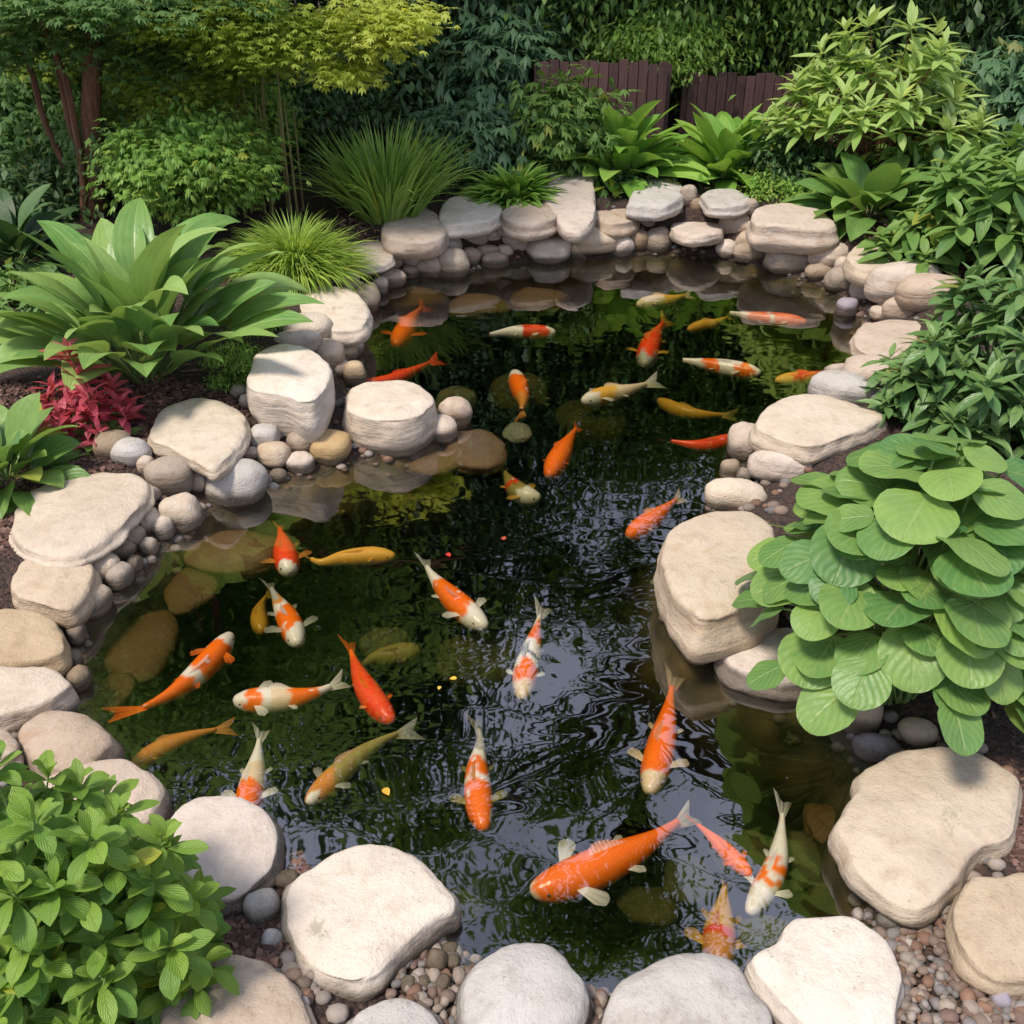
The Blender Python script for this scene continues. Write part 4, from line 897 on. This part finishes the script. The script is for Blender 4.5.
bush('moss_mound', 255, 320, 5.4, 60, 40, 'low green mound under the fine grass tuft', 'fern', 50, 50, .03, .3, .04, stems=False)
bush('low_shrub', 775, 190, 7.9, 80, 36, 'tiny leaved ground cover right of the rosette hosta', 'fern', 60, 40, .035, .6, .05, stems=False)
bush('low_shrub', 395, 212, 7.6, 90, 24, 'low dark cover at the foot of the tall strappy grass', 'green', 50, 40, .03, .5, .05, stems=False)
bush('round_shrub', 475, 150, 8.6, 120, 90, 'blue green rounded shrub between the tall grass and the fence', 'blue', 80, 30, .12, .4, .12, palm=1)
bush('round_shrub', 565, 125, 8.5, 110, 100, 'loose mid green shrub in front of the left fence section', 'green', 70, 28, .11, .4, .12, palm=1)
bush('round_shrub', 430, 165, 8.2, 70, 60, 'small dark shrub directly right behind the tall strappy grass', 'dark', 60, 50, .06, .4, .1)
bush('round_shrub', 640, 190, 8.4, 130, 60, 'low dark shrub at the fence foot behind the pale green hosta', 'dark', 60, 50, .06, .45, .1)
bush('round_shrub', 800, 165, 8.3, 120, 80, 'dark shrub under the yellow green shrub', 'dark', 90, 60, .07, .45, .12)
bush('dark_shrub', 915, 185, 8.0, 150, 130, 'dark large leaved shrub between the drooping hosta and the right edge', 'green', 80, 34, .18, .42, .15)
bush('dark_shrub', 955, 262, 6.6, 110, 60, 'deep green skirt of leaves above the pinkish long cobble', 'green', 60, 40, .08, .5, .08)
bush('dark_shrub', 1010, 110, 8.6, 160, 120, 'large blue green shrub high at the right edge', 'blue', 90, 28, .20, .4, .17, palm=1)
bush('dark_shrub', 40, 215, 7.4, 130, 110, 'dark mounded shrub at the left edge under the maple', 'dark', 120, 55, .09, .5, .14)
bush('dark_shrub', 320, 130, 9.4, 130, 120, 'very dark shrub standing in for the shade beneath the bright maple bough', 'dark', 120, 60, .08, .5, .16)  # dark leaves stand in for a patch of deep shade
bush('dark_shrub', 235, 120, 8.6, 110, 90, 'mid green bush seen behind the upright canes', 'fern', 90, 60, .06, .4, .12, palm=1)
bush('dark_shrub', 60, 340, 5.9, 130, 60, 'dark undergrowth behind the crimson plant', 'dark', 90, 50, .07, .45, .08)

# canes
def canes(name, px, py, n, h0, h1, spread, label, tuft=None):
    t, b = plant(name, px, py, label, 'canes'); St = Acc(); A_ = Acc()
    for k in range(n):
        o_ = b+np.array((U(-spread,spread), U(-spread*.6,spread*.6), 0)); h_ = U(h0,h1); l_ = RNG.normal(0,.06,2)*h_
        St.tube([o_, o_+np.array((l_[0]*.3,l_[1]*.3,h_*.5)), o_+np.array((l_[0],l_[1],h_))], [.011,.009,.005], 6, r=U(0,1))
        m = 16; zz_ = U(.25,1,m)*h_; bs_ = o_+np.stack([l_[0]*zz_/h_, l_[1]*zz_/h_, zz_],1)
        leaves(A_, bs_, U(0,6.28,m), U(-.2,.7,m), U(.08,.16,m), .014, U(.4,1.2,m), 0, .2, 'lance', 3, 1)
    fin_part(St, 'stems', CANE, t); fin_part(A_, 'leaves', LM['grass'], t); return t
canes('bamboo_clump', 275, 215, 14, .7, 1.35, .22, 'thin upright tan canes rising behind the fine grass tuft')
canes('bamboo_clump', 478, 130, 9, .8, 1.7, .25, 'slender bare canes in the dark left of the fence')

# ------------------------------------------------------------------ fence: two low sections of upright boards
def fence_mat():
    m = M('purple_brown_boards'); tc = m.n('ShaderNodeTexCoord'); at = m.n('ShaderNodeAttribute', attribute_name='rnd').outputs['Fac']
    mp = m.n('ShaderNodeMapping', {'Vector':tc.outputs['Object'],'Scale':(30,30,2)}).outputs[0]; a_ = m.noise(mp, 1.5, 6, .6)
    col = m.mix(m.math('MULTIPLY_ADD', a_, 1.4, m.math('MULTIPLY_ADD', at, .6, -.5), clamp=True), (.055,.024,.022), (.14,.07,.062))
    return m.surf(m.n('ShaderNodeBsdfPrincipled', {'Base Color':col,'Roughness':.75,'Normal':m.bump(a_,.4,.01)}).outputs[0])
FM = fence_mat()
def boxq(acc, x0,x1,y0,y1,z0,z1,r=.5):
    V = [(x,y,z) for z in (z0,z1) for y in (y0,y1) for x in (x0,x1)]
    acc.add(V, [(0,2,3,1),(4,5,7,6),(0,1,5,4),(2,6,7,3),(0,4,6,2),(1,3,7,5)], r=np.full(8,r))
def fence(px0, px1, pytop, Y, label):
    a0, a1 = PY(px0,pytop,Y), PY(px1,pytop,Y); zt = a0.z; t = thing('wooden_fence', (a0.x,Y,.2), label, 'fence'); x = a0.x; bw = .085
    A_ = Acc()
    while x < a1.x:
        h_ = zt+random.uniform(-.02,.02); boxq(A_, x, x+bw-.008, Y+random.uniform(0,.006), Y+.022, .16, h_, U(0,1)); x += bw
    fin_part(A_, 'board_panel', FM, t, False)
    for z in (zt-.14, .45):
        A_ = Acc(); boxq(A_, a0.x, a1.x, Y+.024, Y+.055, z-.035, z+.035, .4); fin_part(A_, 'rail', FM, t, False)
    for q in np.linspace(a0.x, a1.x, 3):
        A_ = Acc(); boxq(A_, q-.045, q+.045, Y+.058, Y+.14, .12, zt-.03, .2); fin_part(A_, 'post', FM, t, False)
fence(540, 668, 62, 9.3, 'purplish brown board fence, left and taller section behind the pale green hosta')
fence(690, 900, 74, 9.6, 'purplish brown board fence, right section behind the rosette hosta')

# ------------------------------------------------------------------ Japanese maple on the left
tb = PY(90, 200, 7.3); tb.z = tz(tb.x, 7.3)
mt = thing('maple_tree', tuple(tb), 'Japanese maple with several brown trunks and a crown overhanging the left side', 'tree')
tbv = V3(tb)
def limb(nm, pts, rad, n=10):
    A_ = Acc(); cv = catmull([tuple(p) for p in pts], 5, closed=False); rr = np.interp(np.linspace(0,1,len(cv)), np.linspace(0,1,len(rad)), rad)
    cv = [p+Vector(noise.noise_vector(p*2.5))*.03 for p in cv]; A_.tube(cv, rr, n, r=U(0,1)); fin_part(A_, nm, BARK, mt)
limb('trunk', [tbv+(0,0,-.05), tbv+(.12,0,.6), tbv+(.26,0,1.3), tbv+(.36,-.1,2.4), tbv+(.4,-.1,3.8)], [.085,.066,.06,.05,.03])
limb('trunk', [tbv+(-.06,.05,0), tbv+(-.03,.05,.7), tbv+(-.08,0,1.5), tbv+(-.4,-.1,2.9)], [.032,.026,.022,.015])
limb('trunk', [tbv+(-.12,.1,0), tbv+(-.22,.1,.6), tbv+(-.3,.1,1.2), tbv+(-.8,.1,2.2)], [.028,.022,.02,.012])
limb('trunk', [tbv+(-.03,-.08,0), tbv+(.05,-.08,.8), tbv+(.0,-.1,1.5), tbv+(.3,-.3,3.)], [.028,.022,.02,.012])
limb('branch', [tbv+(.04,0,1.35), tbv+(.6,-.1,1.65), tbv+(1.3,-.2,1.62), tbv+(2.1,-.3,1.35)], [.03,.022,.016,.006])
limb('branch', [tbv+(.05,0,1.8), tbv+(.9,.1,2.2), tbv+(1.9,0,2.4), tbv+(2.7,-.2,2.1)], [.04,.03,.02,.008])
def crown_part(nm, mat, specs, palm=1):
    A_ = Acc()
    for (px, py, Y, rx, ry, rz, nc, per, Lf, cs) in specs:
        clumpy(A_, V3(PY(px,py,Y)), rx, ry, rz, nc, per, Lf, .45, cs, palm=palm, surf=.15, el=(-.5,.15), bend=.5, flatc=.35)
    fin_part(A_, nm, LM[mat], mt)
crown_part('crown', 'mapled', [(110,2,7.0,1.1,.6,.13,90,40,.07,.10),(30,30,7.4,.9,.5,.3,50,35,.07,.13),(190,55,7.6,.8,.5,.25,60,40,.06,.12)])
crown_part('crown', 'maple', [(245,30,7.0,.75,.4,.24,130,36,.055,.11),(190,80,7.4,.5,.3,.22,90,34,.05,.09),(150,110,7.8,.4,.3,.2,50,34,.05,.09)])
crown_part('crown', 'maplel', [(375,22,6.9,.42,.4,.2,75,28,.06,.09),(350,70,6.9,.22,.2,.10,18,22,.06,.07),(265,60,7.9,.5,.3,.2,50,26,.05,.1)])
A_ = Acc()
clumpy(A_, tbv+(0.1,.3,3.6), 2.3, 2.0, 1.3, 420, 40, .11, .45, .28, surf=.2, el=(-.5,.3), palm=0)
fin_part(A_, 'crown', LM['mapled'], mt)  # darker leaf tone paints in the shade under the upper crown

# ------------------------------------------------------------------ trees beyond the beds
def tree(name, x, Y, h, r, label, mat, nclump, per, Lf, asp=.45, csize=.35, low=.0, palm=0, surf=.45, tr=.14, seed=0, grp=None):
    g_ = tz(x, Y); t = thing(name, (x, Y, g_), label, 'tree', grp); St = Acc(); A_ = Acc()
    b = np.array((x,Y,g_)); zc = (low+h)/2; rz = (h-low)/2
    CC = clumpy(A_, b+(0,0,zc), r, r*.8, rz, nclump, per, Lf, asp, csize, palm=palm, surf=surf, el=(-1.35,.1), flatc=.8)
    pts = [b+(0,0,-.1), b+(U(-.1,.1),0,h*.25), b+(U(-.2,.2),U(-.1,.1),h*.55), b+(U(-.2,.2),0,h*.9)]
    St.tube(catmull([tuple(p) for p in pts], 4, closed=False), np.linspace(tr,.02,13), 8)
    fin_part(St, 'trunk', BARKD, t); L_ = Acc()
    for q in CC[::max(1,len(CC)//26)]:
        zb = b+(0,0,max(.3,(q[2]-g_)*.65)); L_.tube([zb, (zb+q)/2+np.array((0,0,.08*h)), q], [.035,.022,.008], 5)
    fin_part(L_, 'branch', BARKD, t); fin_part(A_, 'crown', LM[mat], t)
    return t
TG = 'trees behind the fence'
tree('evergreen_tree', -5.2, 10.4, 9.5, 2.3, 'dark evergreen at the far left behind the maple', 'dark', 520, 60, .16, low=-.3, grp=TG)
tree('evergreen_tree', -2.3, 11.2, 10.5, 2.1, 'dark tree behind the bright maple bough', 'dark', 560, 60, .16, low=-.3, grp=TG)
tree('evergreen_tree', -0.4, 10.9, 5.2, 1.2, 'dark green tree with drooping foliage left of the fence', 'blue', 360, 60, .12, low=0, grp=TG)
tree('evergreen_tree', 1.1, 10.9, 4.1, 1.3, 'green tree reaching over the left fence section', 'green', 380, 60, .11, low=.2, grp=TG)
tree('evergreen_tree', 2.8, 11.1, 3.9, 1.4, 'grey green tree reaching over the right fence section', 'fern', 400, 60, .10, low=.2, grp=TG)
tree('evergreen_tree', 4.6, 10.6, 4.6, 1.5, 'dark tree behind the yellow green shrub', 'dark', 380, 60, .13, low=-.2, grp=TG)
tree('evergreen_tree', 6.0, 9.2, 7.5, 1.8, 'feathery dark tree at the top right corner', 'blue', 420, 60, .14, low=0, grp=TG)
for k, (x, Y, h_, r_) in enumerate([(-6.5,13.8,8,2.6),(-3.2,14.2,9,2.6),(0,14.4,4.6,2.6),(3.2,14.4,4.4,2.6),(6.6,13.8,6.5,2.6)]):
    tree('background_tree', x, Y, h_, r_, ['shadowy tree farthest to the left in the background','shadowy tall background tree behind the maple','shadowy background tree behind the left fence section','shadowy background tree behind the right fence section','shadowy background tree behind the top right corner'][k], 'dark', 300, 60, .26, csize=.5, low=-.6, surf=.3, grp='shadowy trees in the far background')
# one tall airy tree whose open crown leans over the pond: the pond mirrors it against the sky
t = thing('tall_tree', (3.4, 12.4, .3), 'tall airy tree with an open crown, seen mirrored in the pond', 'tree'); b = np.array((3.4,12.4,.3)); St = Acc()
St.tube(catmull([tuple(b), tuple(b+(-.3,-.2,3)), tuple(b+(-.8,-.8,6)), tuple(b+(-1.6,-2,9)), tuple(b+(-2.4,-4,10.6))], 5, closed=False), np.linspace(.16,.05,21), 9)
fin_part(St, 'trunk', BARKD, t); L_ = Acc(); A_ = Acc()
for (c_, rx, ry, rz, nc, per, Lf, cs) in [((.6,11,5.4),2.6,1.0,2.3,85,60,.12,.15),((3.3,10.8,5.4),2.0,1.0,2.3,70,60,.12,.15),((1.2,8.6,9.5),3.0,1.3,.9,90,70,.12,.28),((-1.0,8.2,7.2),1.1,.9,1.1,30,60,.10,.15),((4.2,8.6,7.2),1.4,1.,1.6,62,60,.11,.16),((.7,8.6,6.6),1.6,.8,.9,46,60,.10,.13)]:
    CC = clumpy(A_, np.array(c_), rx, ry, rz, nc, per, Lf, .45, cs, surf=.1, el=(-.8,.5))
    for q in CC[::3]:
        s0 = np.array((2.4-.12*(q[2]-5), 11.6-.45*(q[2]-5)*.6, min(q[2]+.6,9.8)*.93)); L_.tube([s0, (s0+q)/2+np.array((0,0,.3)), q], [.035,.022,.008], 5)
fin_part(L_, 'branch', BARKD, t); fin_part(A_, 'crown', LM['green'], t)
# undergrowth filling the beds
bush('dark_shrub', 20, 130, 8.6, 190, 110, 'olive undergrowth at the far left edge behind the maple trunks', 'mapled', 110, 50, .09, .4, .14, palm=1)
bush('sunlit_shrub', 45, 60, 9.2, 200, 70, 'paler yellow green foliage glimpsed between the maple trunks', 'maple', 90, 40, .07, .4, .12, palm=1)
bush('dark_shrub', 150, 95, 9.4, 200, 110, 'deep green undergrowth behind the brown trunks', 'green', 130, 60, .08, .5, .14)
bush('dark_shrub', 10, 318, 5.7, 130, 80, 'low leafy undergrowth between the left edge and the broad leaved clump', 'green', 80, 50, .08, .5, .1)
bush('dark_shrub', 395, 95, 10.0, 150, 120, 'blackish green shrub above the tall strappy grass', 'dark', 120, 60, .10, .5, .16)
bush('dark_shrub', 505, 75, 9.9, 110, 110, 'blue green shrub with drooping sprays at the left end of the fence', 'blue', 80, 26, .17, .4, .16, palm=1)
bush('dark_shrub', 690, 175, 8.9, 120, 70, 'green undergrowth at the gap between the two fence sections', 'green', 80, 60, .07, .45, .1)
bush('dark_shrub', 940, 130, 9.0, 170, 140, 'dark undergrowth between yellow green shrub and the right edge', 'dark', 120, 60, .11, .5, .15)
bush('dark_shrub', 1000, 345, 5.6, 150, 80, 'shaded undergrowth behind the glossy shrub', 'dark', 90, 50, .08, .5, .1)
bush('fern_shrub', 665, 45, 10.1, 150, 60, 'grey green sprays hanging over the gap in the fence', 'fern', 90, 60, .07, .4, .12)
